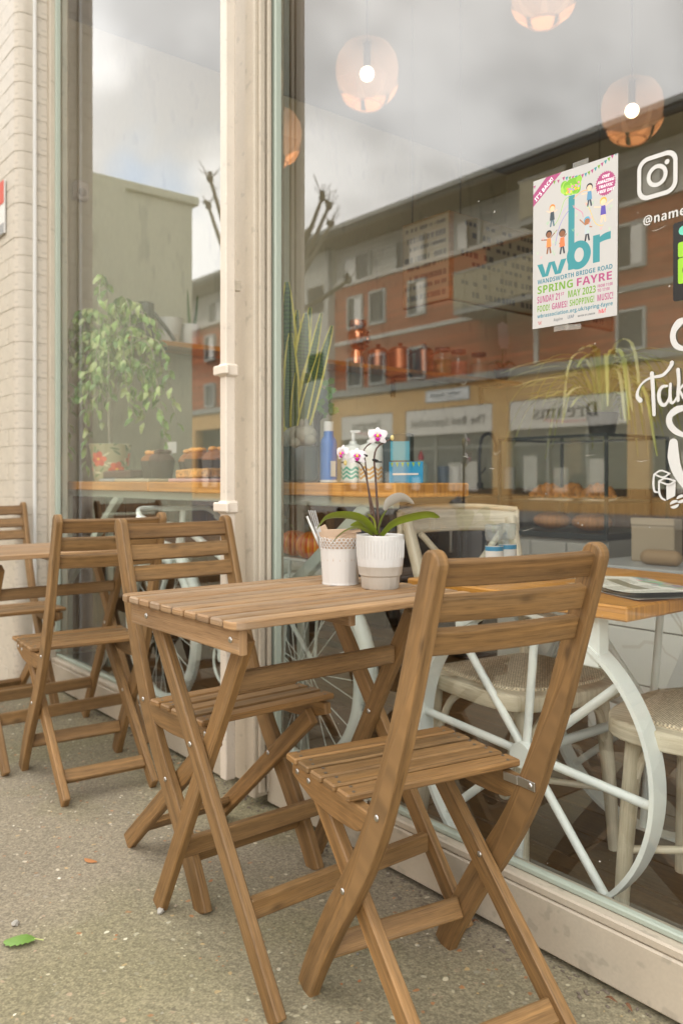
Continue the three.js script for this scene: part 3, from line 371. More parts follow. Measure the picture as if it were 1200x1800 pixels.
// ---------------------------------------------------------------- on the table and the pavement
{ // potted orchid
  const o = thing('potted_orchid', 'white flowered orchid in ribbed white pot on the slatted table', 'plant', [-1.482, 0.74, 0.094]), X = -1.482, Y = 0.74, Z = 0.094;
  const rel = (p) => [p[0] - X, p[1] - Y, p[2] - Z], n = 144, P = [], I = [], prof = [[0.002, 0.001], [0.0425, 0], [0.0445, 0.003], [0.0465, 0.028], [0.0475, 0.0305], [0.051, 0.033], [0.0535, 0.05], [0.054, 0.053], [0.0545, 0.056], [0.0552, 0.062], [0.0575, 0.118], [0.0578, 0.121], [0.0578, 0.126], [0.0568, 0.1275], [0.0545, 0.126], [0.0535, 0.1], [0.002, 0.1]];
  prof.forEach(([r, y], k) => { for (let i = 0; i <= n; i++) { const a = (i / n) * Math.PI * 2, rib = k === 10 || k === 9 ? 0 : 0; P.push(Math.cos(a) * (r + rib), y, Math.sin(a) * (r + rib)); } });
  for (let k = 0; k < prof.length - 1; k++) for (let i = 0; i < n; i++) { const a = k * (n + 1) + i, b = a + n + 1; I.push(a, b, a + 1, a + 1, b, b + 1); }
  let g = new THREE.BufferGeometry(); g.setAttribute('position', new THREE.Float32BufferAttribute(P, 3)); g.setIndex(I); g = toCreasedNormals(g, 0.5);
  const pot = obj('pot', g, phy([0.62, 0.61, 0.59], 0.35, {}), o);
  obj('pot_band', toCreasedNormals(lathe([[0.0441, 0.001], [0.0453, 0.003], [0.0469, 0.0278], [0.0479, 0.0303], [0.0514, 0.0328], [0.0544, 0.0533], [0.0545, 0.0535]], 72), 0.6), phy([0.5, 0.46, 0.4], 0.4), pot);
  const ribs = []; for (let i = 0; i < 46; i++) { const a = (i / 46) * Math.PI * 2, c = Math.cos(a), s = Math.sin(a); ribs.push(tube([[c * 0.0549, 0.066 + (i % 2) * 0.003, s * 0.0549], [c * 0.0561, 0.09, s * 0.0561], [c * 0.0568, 0.117, s * 0.0568]], (u) => 0.0017 * Math.min(1, u * 8 + 0.15), 6, 5)); }
  obj('pot_ribs', ribs, phy([0.62, 0.61, 0.59], 0.35), pot);
  const moss = []; const r = rnd(3); for (let i = 0; i < 60; i++) { const a = r() * 6.28, d = Math.sqrt(r()) * 0.048; moss.push(new THREE.BoxGeometry(0.012, 0.006, 0.007).rotateX(r() * 3).rotateY(r() * 3).rotateZ(r() * 3).translate(Math.cos(a) * d, 0.108 + r() * 0.012, Math.sin(a) * d)); } obj('bark_chips', moss, std([0.3, 0.2, 0.11], 0.9), pot).userData.kind = 'stuff';
  const leafM = phy([0.23, 0.3, 0.03], 0.38, { specularIntensity: 0.6, transmission: 0.1 }), leafY = phy([0.45, 0.5, 0.05], 0.4, { transmission: 0.2 }), leafP = phy([0.5, 0.46, 0.42], 0.45), toCam = V(0.6, 0.25, 0.75);
  const lf = (pts, w, m, side, fold = 0.3, mid = 0.5) => obj('leaf', blade(pts.map(rel), (t) => w * Math.pow(Math.sin(Math.PI * clamp(0.12 + t * 0.88)), 0.55) * (t > 0.985 ? 0.15 : 1), fold, side, 18), m, o);
  lf([[-1.4819, 0.8661, 0.1088], [-1.4843, 0.9032, 0.1515], [-1.4943, 0.9135, 0.1955], [-1.5116, 0.9086, 0.2327], [-1.5274, 0.8822, 0.2522]], 0.017, leafM, V(0.75, 0.5, 0.3));
  lf([[-1.4768, 0.8633, 0.1025], [-1.4451, 0.8986, 0.0873], [-1.4153, 0.9148, 0.0506], [-1.3968, 0.9185, 0.0119], [-1.3884, 0.9085, -0.0143]], 0.015, leafM, V(0.6, 0.7, 0.5));
  lf([[-1.4785, 0.8661, 0.1046], [-1.4753, 0.9053, 0.0928], [-1.4725, 0.927, 0.0803]], 0.015, leafM, V(0.7, 0, 0.7), -0.3);
  lf([[-1.474, 0.923, 0.084], [-1.4715, 0.941, 0.0723], [-1.4542, 0.9533, 0.051], [-1.4271, 0.9413, 0.0334]], 0.018, leafP, V(0.5, 0.8, 0.6), -0.35);
  lf([[-1.4819, 0.8688, 0.1088], [-1.4862, 0.9019, 0.1141], [-1.4948, 0.9183, 0.1247]], 0.012, leafY, V(0.7, 0.3, 0.6));
  lf([[-1.4862, 0.8661, 0.1141], [-1.4733, 0.8869, 0.1697], [-1.471, 0.8794, 0.2145], [-1.4834, 0.8624, 0.2297], [-1.49, 0.8493, 0.2379]], 0.0065, leafM, V(0.8, 0.5, 0.2));
  lf([[-1.4845, 0.8688, 0.112], [-1.4991, 0.8924, 0.13], [-1.5205, 0.8897, 0.1564]], 0.012, leafM, V(0.6, 0.7, 0.3));
  const stemM = std([0.09, 0.05, 0.035], 0.6), st = (p, r0, r1) => obj('stem', tube(p.map(rel), (t) => mix(r0, r1, t) * (1 + 0.25 * Math.max(0, Math.sin(t * 22)) ** 6), 26, 7), stemM, o);
  st([[-1.4785, 0.8506, 0.1046], [-1.4853, 0.9224, 0.1131], [-1.4922, 0.9741, 0.1215], [-1.4982, 1.0177, 0.1289], [-1.5059, 1.0395, 0.1385], [-1.5145, 1.0449, 0.149], [-1.521, 1.057, 0.158]], 0.0032, 0.0016);
  st([[-1.475, 0.8506, 0.1004], [-1.4793, 0.936, 0.1057], [-1.4819, 1.0041, 0.1088], [-1.4836, 1.0586, 0.111], [-1.4785, 1.079, 0.1046], [-1.4665, 1.0913, 0.0898], [-1.4596, 1.0967, 0.0813]], 0.0034, 0.002);
  st([[-1.4845, 0.8606, 0.112], [-1.4939, 0.9905, 0.1237], [-1.4974, 1.0422, 0.1279], [-1.4991, 1.0722, 0.13], [-1.4905, 1.0858, 0.1194], [-1.4802, 1.0967, 0.1067]], 0.0022, 0.0016);
  for (const p of [[-1.4823, 1.046, 0.1095], [-1.4985, 1.058, 0.1295]]) obj('stem_clip', new THREE.TorusGeometry(0.0062, 0.0022, 6, 14).rotateX(1.3).translate(...rel(p)), M.black, o);
  const bud = (p) => obj('bud', new THREE.SphereGeometry(0.0055, 10, 8).scale(0.8, 1.2, 0.8).translate(...rel(p)), phy([0.62, 0.5, 0.2], 0.5), o); bud([-1.527, 1.04, 0.1655]); bud([-1.456, 1.1, 0.079]);
  const petalM = phy([0.72, 0.68, 0.69], 0.55, { transmission: 0.15 }), lipM = phy([0.55, 0.03, 0.33], 0.5), yolk = phy([0.8, 0.5, 0.04], 0.5);
  const flower = (p, yaw, pitch, s) => {
    const f = new THREE.Group(); f.name = 'flower'; f.position.set(...rel(p)); f.rotation.set(pitch, yaw, 0, 'YXZ'); f.scale.setScalar(s); o.add(f);
    const pet = (a, L, w, m = petalM, z = 0) => { const q = obj('petal', blade([[0, 0.002, z], [0, L * 0.5, z + 0.004], [0, L, z - 0.001]], (t) => w * Math.pow(Math.sin(Math.PI * clamp(0.08 + t * 0.87)), 0.65), 0.18, V(1, 0, 0), 8), m, f); q.rotation.z = a; };
    for (const a of [0, R(125), R(-125)]) pet(a, 0.021, 0.0065); for (const a of [R(62), R(-62)]) pet(a, 0.0225, 0.0105, petalM, 0.002);
    pet(Math.PI, 0.011, 0.0055, lipM, 0.006); for (const a of [R(75), R(-75)]) pet(a, 0.0085, 0.0038, lipM, 0.006); obj('flower_centre', new THREE.SphereGeometry(0.0032, 8, 6).translate(0, 0.0005, 0.008), yolk, f);
  };
  flower([-1.475, 1.1022, 0.1084], R(48), R(-10), 1.12); flower([-1.5059, 1.0538, 0.1465], R(52), R(-14), 1.05); flower([-1.5274, 1.062, 0.1719], R(5), R(0), 1.0);
}
{ // tin with cutlery
  const o = thing('cutlery_tin', 'white metal pot with lacy cut rim and brown paper lining', 'pot', [-1.602, 0.74, 0.12]), w = phy([0.62, 0.6, 0.57], 0.32);
  obj('tin', toCreasedNormals(lathe([[0.001, 0.003], [0.0445, 0.003], [0.0452, 0], [0.0462, 0.002], [0.0452, 0.005], [0.0503, 0.089], [0.0497, 0.09], [0.0447, 0.006], [0.001, 0.006]], 64), 0.6), w, o);
  const lace = []; for (let row = 0; row < 4; row++) for (let i = 0; i < 30; i++) { const a = ((i + row * 0.5) / 30) * Math.PI * 2, y = 0.0925 + row * 0.0062 + (row === 3 ? Math.sin(i * 1.3) * 0.0015 : 0), r = 0.0503 + row * 0.0003; lace.push(new THREE.TorusGeometry(row % 2 ? 0.0042 : 0.0047, 0.0009, 5, 10).scale(1, row === 3 ? 1.2 : 0.85, 1).rotateZ(i * 0.9).rotateY(Math.PI / 2 - a).translate(Math.cos(a) * r, y, Math.sin(a) * r)); }
  obj('lace_rim', lace, w, o).userData.kind = 'stuff';
  const paper = std([0.5, 0.36, 0.25], 0.85), P = [], I = [], n = 72, r = rnd(14); const top = Array.from({ length: n }, (_, i) => 0.115 + 0.009 * fbm(i * 0.35, 3, 9, 3) + (i % 18 < 2 ? 0.004 : 0));
  for (const y of [0, 0.5, 1]) for (let i = 0; i <= n; i++) { const a = (i / n) * 6.2832, rr = 0.0475 + 0.0015 * Math.sin(i * 1.7); P.push(Math.cos(a) * rr, y ? mix(0.06, top[i % n], y) : 0.06, Math.sin(a) * rr); }
  for (let k = 0; k < 2; k++) for (let i = 0; i < n; i++) { const a = k * (n + 1) + i, b = a + n + 1; I.push(a, a + 1, b, b, a + 1, b + 1); }
  const g = new THREE.BufferGeometry(); g.setAttribute('position', new THREE.Float32BufferAttribute(P, 3)); g.setIndex(I); g.computeVertexNormals(); obj('paper_lining', g, paper, o);
  obj('folded_napkin', cbox(0.066, 0.075, 0.004, 0.001).rotateY(R(48)).rotateZ(R(3)).translate(0.012, 0.1, 0.02), paper, o); obj('folded_napkin', cbox(0.04, 0.06, 0.003, 0.001).rotateZ(R(26)).rotateY(R(40)).translate(-0.038, 0.112, 0.024), paper, o);
  obj('paper_fold', blade([[0.02, 0.122, 0.02], [0.045, 0.124, -0.005], [0.06, 0.116, -0.025]], () => 0.006, 0.4, V(0, 1, 0.4), 8), paper, o); obj('paper_fold', blade([[0.02, 0.118, 0.03], [0.035, 0.13, 0.005], [0.055, 0.136, -0.02]], () => 0.004, 0.5, V(0, 1, 0.4), 8), paper, o);
  const fork = thing('fork', 'steel fork standing tines up in the lacy white pot', 'fork', [-1.628, 0.76, 0.135]), fd = V(-0.2, 0.96, 0.17).normalize(), fs = V(0.72, 0, -0.62), at = (d, s) => [fd.x * d + fs.x * s, fd.y * d, fd.z * d + fs.z * s];
  obj('handle', [beam(at(-0.01, 0), at(0.112, 0), 0.002, 0.006, fs, 0.0006), beam(at(0.11, 0), at(0.126, 0), 0.0018, 0.019, fs, 0.0006)], M.steel, fork); for (let k = 0; k < 4; k++) obj('tine', beam(at(0.124, (k - 1.5) * 0.0052), at(0.168, (k - 1.5) * 0.0054), 0.0016, 0.0028, fs, 0.0004), M.steel, fork);
  const knife = thing('knife', 'steel knife leaning out of the lacy white pot', 'knife', [-1.622, 0.75, 0.13]); obj('blade', beam([0, 0.01, 0], [-0.036, 0.158, 0.052], 0.002, 0.0065, V(0.3, 0.2, -0.6), 0.0006), M.steel, knife); obj('handle', beam([0.004, 0.006, -0.01], [0, 0.03, 0.002], 0.006, 0.012, V(0.3, 0.2, -0.6), 0.001), M.steel, knife);
}
{ // leaf, stones, twigs on the pavement
  const o = thing('fallen_leaf', 'fresh green leaf lying on the pavement', 'leaf', [-1.816, 0.004, 0.831], R(55)), m = phy([0.16, 0.3, 0.05], 0.5, { transmission: 0.15 });
  obj('leaf_blade', blade([[-0.036, 0.003, 0.0], [-0.016, 0.008, 0.004], [0.008, 0.01, 0.002], [0.03, 0.005, 0]], (t) => 0.021 * Math.pow(Math.sin(Math.PI * clamp(0.03 + t * 0.95)), 0.7) * (1 + 0.12 * Math.sin(t * 40)), 0.22, V(0, 0, 1), 20), m, o); obj('leaf_stalk', bar([0.028, 0.005, 0], [0.048, 0.003, 0.004], 0.0011), std([0.4, 0.45, 0.15], 0.6), o);
  const r = rnd(55), cols = [[0.36, 0.34, 0.3], [0.2, 0.19, 0.17], [0.36, 0.3, 0.22]].map((c) => std(c, 0.85));
  const peb = (x, z, s, label, k) => { const g = new THREE.IcosahedronGeometry(s, 1), p = g.attributes.position; for (let i = 0; i < p.count; i++) { const q = 1 + 0.5 * (hash(Math.round(p.getX(i) * 9e4), Math.round(p.getY(i) * 9e4 + p.getZ(i) * 7e4), 4) - 0.5); p.setXYZ(i, p.getX(i) * q, p.getY(i) * q * 0.75, p.getZ(i) * q); } g.computeVertexNormals(); tag(obj('pebble', g, cols[k], scene, [x, s * 0.62, z]), label, 'stone', 'loose stones on the pavement'); };
  peb(-1.74, 0.541, 0.0085, 'grey pebble just in front of the orchid table leg', 0); peb(-1.896, 0.818, 0.008, 'white chip of stone beside the fallen green leaf', 0);
  for (let i = 0; i < 12; i++) peb(-2.6 + r() * 1.7, 0.25 + r() * 0.75, 0.0025 + r() * 0.002, 'tiny loose stone chip on the bare pavement', i % 3);
  const grit = []; for (let i = 0; i < 420; i++) { const s = 0.0012 + r() * 0.0035; grit.push(new THREE.IcosahedronGeometry(s, 0).scale(1, 0.6, 1 + r()).rotateY(r() * 6).translate(-3.6 + r() * 3.2, 0.002, 0.004 + Math.pow(r(), 2.2) * 0.07)); } tag(obj('grit', grit, std([0.16, 0.13, 0.1], 0.95)), 'dark grit and crumbs of dirt along the foot of the plinth', 'grit', null, 'stuff');
  const rust = std([0.14, 0.06, 0.025], 0.85);
  tag(obj('dry_leaf', blade([[-0.022, 0.002, 0], [0, 0.004, 0.004], [0.022, 0.002, 0]], (t) => 0.009 * Math.sin(Math.PI * (0.05 + 0.9 * t)), 0.3), std([0.4, 0.17, 0.06], 0.85), scene, [-2.088, 0.003, 0.565], [0, 0.4, 0]), 'orange scrap of dead leaf on open pavement', 'leaf');
  for (const [x, z] of [[-1.27, 0.03], [-1.245, 0.02], [-0.9, 0.025], [-0.865, 0.018]]) tag(obj('dry_leaf', blade([[-0.012, 0.003, 0], [0, 0.012, 0.003], [0.014, 0.004, 0]], (t) => 0.004 * Math.sin(Math.PI * (0.05 + 0.9 * t)), 0.5), rust, scene, [x, 0.003, z], [0, r() * 6, 0]), 'curled rusty brown leaf scrap against the foot of the plinth', 'leaf', 'leaf scraps along the plinth');
}
{ // square downpipe with clips in front of the mullion, sticker on the pier
  const o = thing('square_pipe', 'cream square pipe with two clips running up the mullion', 'pipe', [-2.192, 0, 0.088]); obj('pipe', grain(cbox(0.036, 3.5, 0.034, 0.003).translate(0, 1.83, 0), 'y'), M.pipePaint, o);
  for (const y of [0.915, 1.335]) obj('clip', cbox(0.082, 0.03, 0.012, 0.004).translate(0, y, 0.023), M.pipePaint, o), obj('clip', cbox(0.05, 0.04, 0.05, 0.006).translate(0.002, y, 0), M.pipePaint, o);
  for (const y of [0.6, 1.6, 2.6, 3.3]) obj('standoff', box(0.016, 0.03, 0.03, 0, y, -0.029), M.cream, o);
  const s = thing('pier_sign', 'small red and grey notice fixed to the white brick pier', 'sign', [-4.245, 2.33, 0.158]); obj('plate', cbox(0.2, 0.26, 0.008, 0.001), M.white, s); obj('red_panel', box(0.198, 0.11, 0.002, 0, 0.073, 0.0052), std([0.55, 0.06, 0.03], 0.5), s); obj('grey_panel', box(0.198, 0.05, 0.002, 0, -0.105, 0.0052), std([0.3, 0.3, 0.3], 0.5), s);
}
// ---------------------------------------------------------------- on the glass
{
  const Zg = -0.0425, fl = (name, geo, mat, label, cat) => tag(obj(name, geo, mat), label, cat);
  // event poster
  const [c, x] = canvas(1240, 1910); const F = (t, px, py, size, col, { w = 'bold', fam = 'sans-serif', al = 'left', max, rot = 0, sx = 1 } = {}) => { x.save(); x.translate(px, py); x.rotate(rot); x.scale(sx, 1); x.fillStyle = col; x.font = `${w} ${size}px ${fam}`; x.textAlign = al; x.textBaseline = 'alphabetic'; x.fillText(t, 0, 0); x.restore(); };
  const fit = (t, x0, x1, y, h, col, w = 'bold') => { x.save(); x.font = `${w} 100px sans-serif`; const m = x.measureText(t).width; x.translate(x0, y); x.scale((x1 - x0) / m, h / 73); x.fillStyle = col; x.textBaseline = 'alphabetic'; x.fillText(t, 0, 0); x.restore(); };
  const teal = '#388d94', pink = '#aa4a7a', green = '#6f9f2a', blue = '#2d788b';
  x.fillStyle = '#bfbebb'; x.fillRect(0, 0, 1240, 1910);
  x.fillStyle = pink; x.beginPath(); x.moveTo(0, 330); x.lineTo(0, 175); x.lineTo(205, 0); x.lineTo(440, 0); x.closePath(); x.fill(); F("IT'S BACK!", 46, 272, 72, '#fff', { rot: -0.67 });
  const flags = [pink, teal, green]; for (let i = 0; i < 17; i++) { const u = i / 16, fx = 470 + u * 740, fy = 18 + 150 * (1 - Math.abs(2 * u - 0.85) ** 1.6) * 0.55 - u * 55 + 40; x.fillStyle = flags[i % 3]; x.beginPath(); x.moveTo(fx - 20, fy - 4); x.lineTo(fx + 22, fy - 10); x.lineTo(fx + 4, fy + 42); x.fill(); } for (let i = 0; i < 7; i++) { const fx = 20 + i * 62, fy = 60 + i * 4; if (i > 0 && i < 5) continue; x.fillStyle = flags[i % 3]; x.beginPath(); x.moveTo(fx - 18, fy); x.lineTo(fx + 20, fy); x.lineTo(fx, fy + 44); x.fill(); }
  // maypole tree
  x.fillStyle = teal; x.fillRect(545, 330, 92, 600); const r = rnd(61); for (let i = 0; i < 46; i++) { x.fillStyle = ['#8cc63f', '#a5d155', '#75b52f'][i % 3]; x.beginPath(); x.arc(590 + (r() - 0.5) * 220, 225 + (r() - 0.5) * 130, 34 + r() * 22, 0, 7); x.fill(); } for (let i = 0; i < 16; i++) { x.fillStyle = ['#e87fb0', '#f5d24b', '#f2a33c', '#b48bd0'][i % 4]; x.beginPath(); x.arc(590 + (r() - 0.5) * 230, 230 + (r() - 0.5) * 130, 15, 0, 7); x.fill(); }
  const rib = (col, ...p) => { x.strokeStyle = col; x.lineWidth = 7; x.beginPath(); x.moveTo(p[0], p[1]); x.bezierCurveTo(...p.slice(2)); x.stroke(); }; rib('#8cc63f', 560, 350, 430, 300, 470, 560, 330, 640); rib('#e9a23c', 620, 380, 700, 330, 760, 300, 830, 330); rib('#7a74c9', 560, 500, 400, 620, 380, 760, 350, 900); rib('#d4679c', 620, 480, 720, 560, 760, 560, 760, 640); rib('#e7c84a', 800, 470, 920, 640, 880, 800, 1050, 800); rib('#b6a2d8', 545, 440, 470, 480, 440, 520, 420, 560);
  const kid = (X, Y, s, skin, hair, top, leg, arms) => { x.strokeStyle = skin; x.lineWidth = 14 * s; x.lineCap = 'round'; for (const [a, b] of arms) { x.beginPath(); x.moveTo(X, Y + 70 * s); x.lineTo(X + a * s, Y + b * s); x.stroke(); } x.strokeStyle = leg; x.lineWidth = 26 * s; for (const d of [-18, 20]) { x.beginPath(); x.moveTo(X + d * 0.5 * s, Y + 150 * s); x.lineTo(X + d * 1.5 * s, Y + 245 * s); x.stroke(); } x.fillStyle = top; x.beginPath(); x.moveTo(X - 30 * s, Y + 50 * s); x.lineTo(X + 30 * s, Y + 50 * s); x.lineTo(X + 42 * s, Y + 165 * s); x.lineTo(X - 42 * s, Y + 165 * s); x.fill(); x.fillStyle = hair; x.beginPath(); x.arc(X, Y - 8 * s, 50 * s, 0, 7); x.fill(); x.fillStyle = skin; x.beginPath(); x.arc(X, Y + 6 * s, 40 * s, 0, 7); x.fill(); };
  kid(300, 420, 0.9, '#f2c9a8', '#e08a3c', '#3d4a52', '#56707e', [[-90, 20], [80, 40]]); kid(850, 300, 0.9, '#f2c9a8', '#2c2c30', '#5b93b4', '#3b4650', [[-120, 60], [100, 30]]); kid(1045, 520, 0.95, '#f4cda8', '#e0b044', '#5b4fa8', '#f2c9a8', [[-130, 40], [130, 10]]); kid(250, 740, 0.95, '#8a5a3c', '#2b2220', '#ee8e4e', '#8a5a3c', [[-120, 50], [130, -30]]); kid(455, 770, 1.0, '#8a5a3c', '#4a4340', '#ec7b4a', '#3a3f45', [[60, 20], [-40, 120]]); kid(820, 700, 0.95, '#a8704a', '#58a7c8', '#b9c3c8', '#2f3238', [[-110, -40], [70, 90]]);
  for (let i = 0; i < 26; i++) { x.strokeStyle = ['#9cc9a0', '#b7d7b0', '#e8a0a0'][i % 3]; x.lineWidth = 4; const a = 60 + r() * 1100, b = 480 + r() * 560; for (const d of [-0.5, 0, 0.5]) { x.beginPath(); x.moveTo(a, b); x.lineTo(a + d * 36, b - 34); x.stroke(); } }
  // badge
  x.fillStyle = pink; x.beginPath(); for (let i = 0; i <= 60; i++) { const a = (i / 60) * 6.2832, d = i % 2 ? 128 : 142; x.lineTo(1075 + Math.cos(a) * d, 310 + Math.sin(a) * d * 1.05); } x.fill(); ['ONE', 'AMAZING', 'TRAFFIC', 'FREE DAY'].forEach((t, i) => F(t, 1075, 240 + i * 58, 50, '#fff', { al: 'center', w: 'italic bold' }));
  // wbr
  fit('w', 70, 520, 1265, 230, teal); x.fillStyle = teal; x.fillRect(545, 880, 92, 370); x.beginPath(); x.arc(700, 1090, 175, 0, 7); x.fill(); x.fillStyle = '#bfbebb'; x.beginPath(); x.ellipse(706, 1088, 68, 88, 0, 0, 7); x.fill(); x.fillStyle = teal; x.fillRect(905, 900, 96, 330); x.beginPath(); x.moveTo(985, 1010); x.quadraticCurveTo(1030, 985, 1150, 985); x.lineTo(1150, 895); x.quadraticCurveTo(1030, 895, 985, 950); x.fill();
  fit('WANDSWORTH BRIDGE ROAD', 75, 1180, 1345, 58, blue); fit('SPRING', 70, 630, 1470, 100, green); fit('FAYRE', 660, 1180, 1470, 100, pink);
  fit('SUNDAY 21', 70, 430, 1590, 88, pink); fit('ST', 436, 490, 1545, 36, pink); fit('MAY 2023', 540, 950, 1590, 88, green); fit('FROM 11:00', 970, 1180, 1540, 36, pink); fit('TO 17:00', 970, 1140, 1592, 36, pink);
  fit('FOOD!', 70, 270, 1702, 80, green); fit('GAMES!', 300, 540, 1702, 80, pink); fit('SHOPPING!', 570, 930, 1702, 80, green); fit('MUSIC!', 965, 1190, 1702, 80, pink); fit('wbrassociation.org.uk/spring-fayre', 75, 1185, 1780, 48, blue);
  F('W', 85, 1868, 60, '#b5524f', { fam: 'serif' }); fit('Aspire', 330, 470, 1855, 38, '#6a6f72'); fit('LEAP', 540, 640, 1850, 40, '#5a6a78'); fit('MAYOR OF LONDON', 690, 940, 1852, 22, '#3f4448'); fit('h&f', 985, 1090, 1852, 50, '#d2434e');
  const ps = thing('event_poster', 'colourful spring fair poster taped to the glass', 'poster', [-1.0315, 1.4885, Zg + 0.0005]); ps.rotation.z = R(-0.4);
  obj('poster_sheet', new THREE.PlaneGeometry(0.207, 0.322), std(0xffffff, 0.55, { map: tex(c, { wrap: false }) }), ps); obj('poster_backing', box(0.207, 0.322, 0.0006, 0, 0, -0.0006), M.white, ps);
  const tapeM = phy([0.8, 0.8, 0.75], 0.3, { transparent: true, opacity: 0.14 }); for (const [px, py, rz] of [[0.02, 0.166, 0.1], [-0.03, -0.168, 0.05], [0.008, -0.17, -0.2]]) obj('tape', box(0.038, 0.011, 0.0003, px, py, 0.0003), tapeM, ps, undefined, [0, 0, rz * 0.2]);
  // photo-sharing camera emblem and handle in white vinyl
  const ig = thing('camera_emblem', 'white vinyl rounded camera emblem stuck on the glass', 'decal', [-0.8435, 1.5805, Zg]);
  const rr = (w, rad) => { const s = new THREE.Shape(), a = w / 2; s.moveTo(-a + rad, -a); s.lineTo(a - rad, -a); s.absarc(a - rad, -a + rad, rad, -Math.PI / 2, 0); s.lineTo(a, a - rad); s.absarc(a - rad, a - rad, rad, 0, Math.PI / 2); s.lineTo(-a + rad, a); s.absarc(-a + rad, a - rad, rad, Math.PI / 2, Math.PI); s.lineTo(-a, -a + rad); s.absarc(-a + rad, -a + rad, rad, Math.PI, Math.PI * 1.5); return s; };
  const outer = rr(0.083, 0.023); outer.holes.push(rr(0.066, 0.0155)); obj('outline', new THREE.ShapeGeometry(outer, 12), M.vinyl, ig); obj('lens', new THREE.RingGeometry(0.0135, 0.0215, 40), M.vinyl, ig); obj('flash_dot', new THREE.CircleGeometry(0.0049, 20).translate(0.0205, 0.0205, 0), M.vinyl, ig);
  const font = await new FontLoader().loadAsync('fonts/droid/droid_sans_bold.typeface.json');
  const hd = thing('handle_lettering', 'white vinyl handle lettering below the camera emblem', 'decal', [-0.873, 1.492, Zg]); let cx = 0; for (const ch of '@name') { const g = new THREE.ShapeGeometry(font.generateShapes(ch, 0.0172), 6); g.computeBoundingBox(); obj('letter', g, M.vinyl, hd, [cx, 0, 0]); cx += g.boundingBox.max.x + 0.0022; }
  // rating sticker
  const st = thing('rating_sticker', 'black and lime green rating sticker on the glass', 'decal', [-0.753, 1.4075, Zg]); const rrect = (w, h, rad, X, Y) => { const s = new THREE.Shape(), a = w / 2, b = h / 2; s.moveTo(-a + rad, -b); s.lineTo(a - rad, -b); s.absarc(a - rad, -b + rad, rad, -Math.PI / 2, 0); s.lineTo(a, b - rad); s.absarc(a - rad, b - rad, rad, 0, Math.PI / 2); s.lineTo(-a + rad, b); s.absarc(-a + rad, b - rad, rad, Math.PI / 2, Math.PI); s.lineTo(-a, -b + rad); s.absarc(-a + rad, -b + rad, rad, Math.PI, Math.PI * 1.5); return new THREE.ShapeGeometry(s, 6).translate(X, Y, 0); };
  const lime = std([0.3, 0.6, 0.03], 0.5); obj('sticker_base', rrect(0.116, 0.147, 0.005, 0, 0), std([0.01, 0.012, 0.012], 0.4), st); obj('green_panel', rrect(0.098, 0.028, 0.004, 0.001, 0.021).translate(0, 0, 0.0004), lime, st); obj('green_panel', rrect(0.098, 0.048, 0.004, 0.001, -0.0185).translate(0, 0, 0.0004), lime, st); obj('round_mark', new THREE.CircleGeometry(0.0085, 24).translate(-0.038, 0.056, 0.0004), std([0.15, 0.6, 0.45], 0.5), st); obj('rating_circle', new THREE.RingGeometry(0.0105, 0.012, 24).translate(-0.027, -0.018, 0.0008), M.black, st);
  // take away lettering, cup, ice and beans
  const S = { letter_t: [[[-0.8784, 1.1539, 0.0049], [-0.8846, 1.1614, 0.0039], [-0.8831, 1.1741, 0.0025], [-0.8746, 1.1862, 0.0019], [-0.8632, 1.1933, 0.0022], [-0.8507, 1.1963, 0.0027], [-0.8334, 1.1978, 0.0032], [-0.8224, 1.2053, 0.0032], [-0.8144, 1.2158, 0.0037], [-0.8132, 1.2195, 0.0043]], [[-0.8539, 1.2035, 0.0043], [-0.8522, 1.1807, 0.0041], [-0.8507, 1.1507, 0.0038], [-0.8494, 1.1246, 0.0035]]],
    letter_a: [[[-0.8224, 1.177, 0.0021], [-0.8334, 1.1757, 0.0032], [-0.8395, 1.1636, 0.0038], [-0.837, 1.1474, 0.0038], [-0.8285, 1.1411, 0.0032], [-0.82, 1.1507, 0.0024], [-0.8159, 1.1685, 0.0021]], [[-0.8159, 1.1798, 0.0029], [-0.8168, 1.1618, 0.0032], [-0.8152, 1.1469, 0.0035], [-0.8096, 1.1454, 0.0024], [-0.802, 1.1561, 0.0016]]],
    letter_k: [[[-0.8008, 1.2054, 0.0037], [-0.7992, 1.1828, 0.0034], [-0.8008, 1.165, 0.0032], [-0.8008, 1.1481, 0.0032]], [[-0.7985, 1.167, 0.0021], [-0.7909, 1.1753, 0.0024], [-0.7844, 1.177, 0.0026]], [[-0.7985, 1.167, 0.0021], [-0.7914, 1.1552, 0.0029], [-0.7844, 1.1436, 0.0029]]],
    swash: [[[-0.77, 1.134, 0.003], [-0.782, 1.1334, 0.0042], [-0.802, 1.1309, 0.0069], [-0.8168, 1.1199, 0.0059], [-0.8168, 1.1041, 0.0064], [-0.8044, 1.0899, 0.0058], [-0.782, 1.08, 0.0037], [-0.77, 1.077, 0.003]]],
    upper_swash: [[[-0.77, 1.299, 0.002], [-0.782, 1.298, 0.0026], [-0.7985, 1.2926, 0.0079], [-0.8096, 1.2773, 0.0058], [-0.8096, 1.2604, 0.0058], [-0.8008, 1.248, 0.0053], [-0.782, 1.2408, 0.0037], [-0.77, 1.24, 0.003]]],
    cup: [[[-0.8096, 1.0682, 0.0088], [-0.8096, 1.0439, 0.0117], [-0.8044, 1.0213, 0.0106], [-0.7937, 1.0011, 0.0089], [-0.7809, 0.9855, 0.0078], [-0.765, 0.978, 0.006]]] };
  const tk = thing('takeaway_lettering', 'white vinyl script lettering and cup drawing on the glass', 'decal', [0, 0, Zg]); let zz = 0; for (const [n, list] of Object.entries(S)) for (const p of list) obj(n, stroke(p, (zz += 0.00012)), M.vinyl, tk);
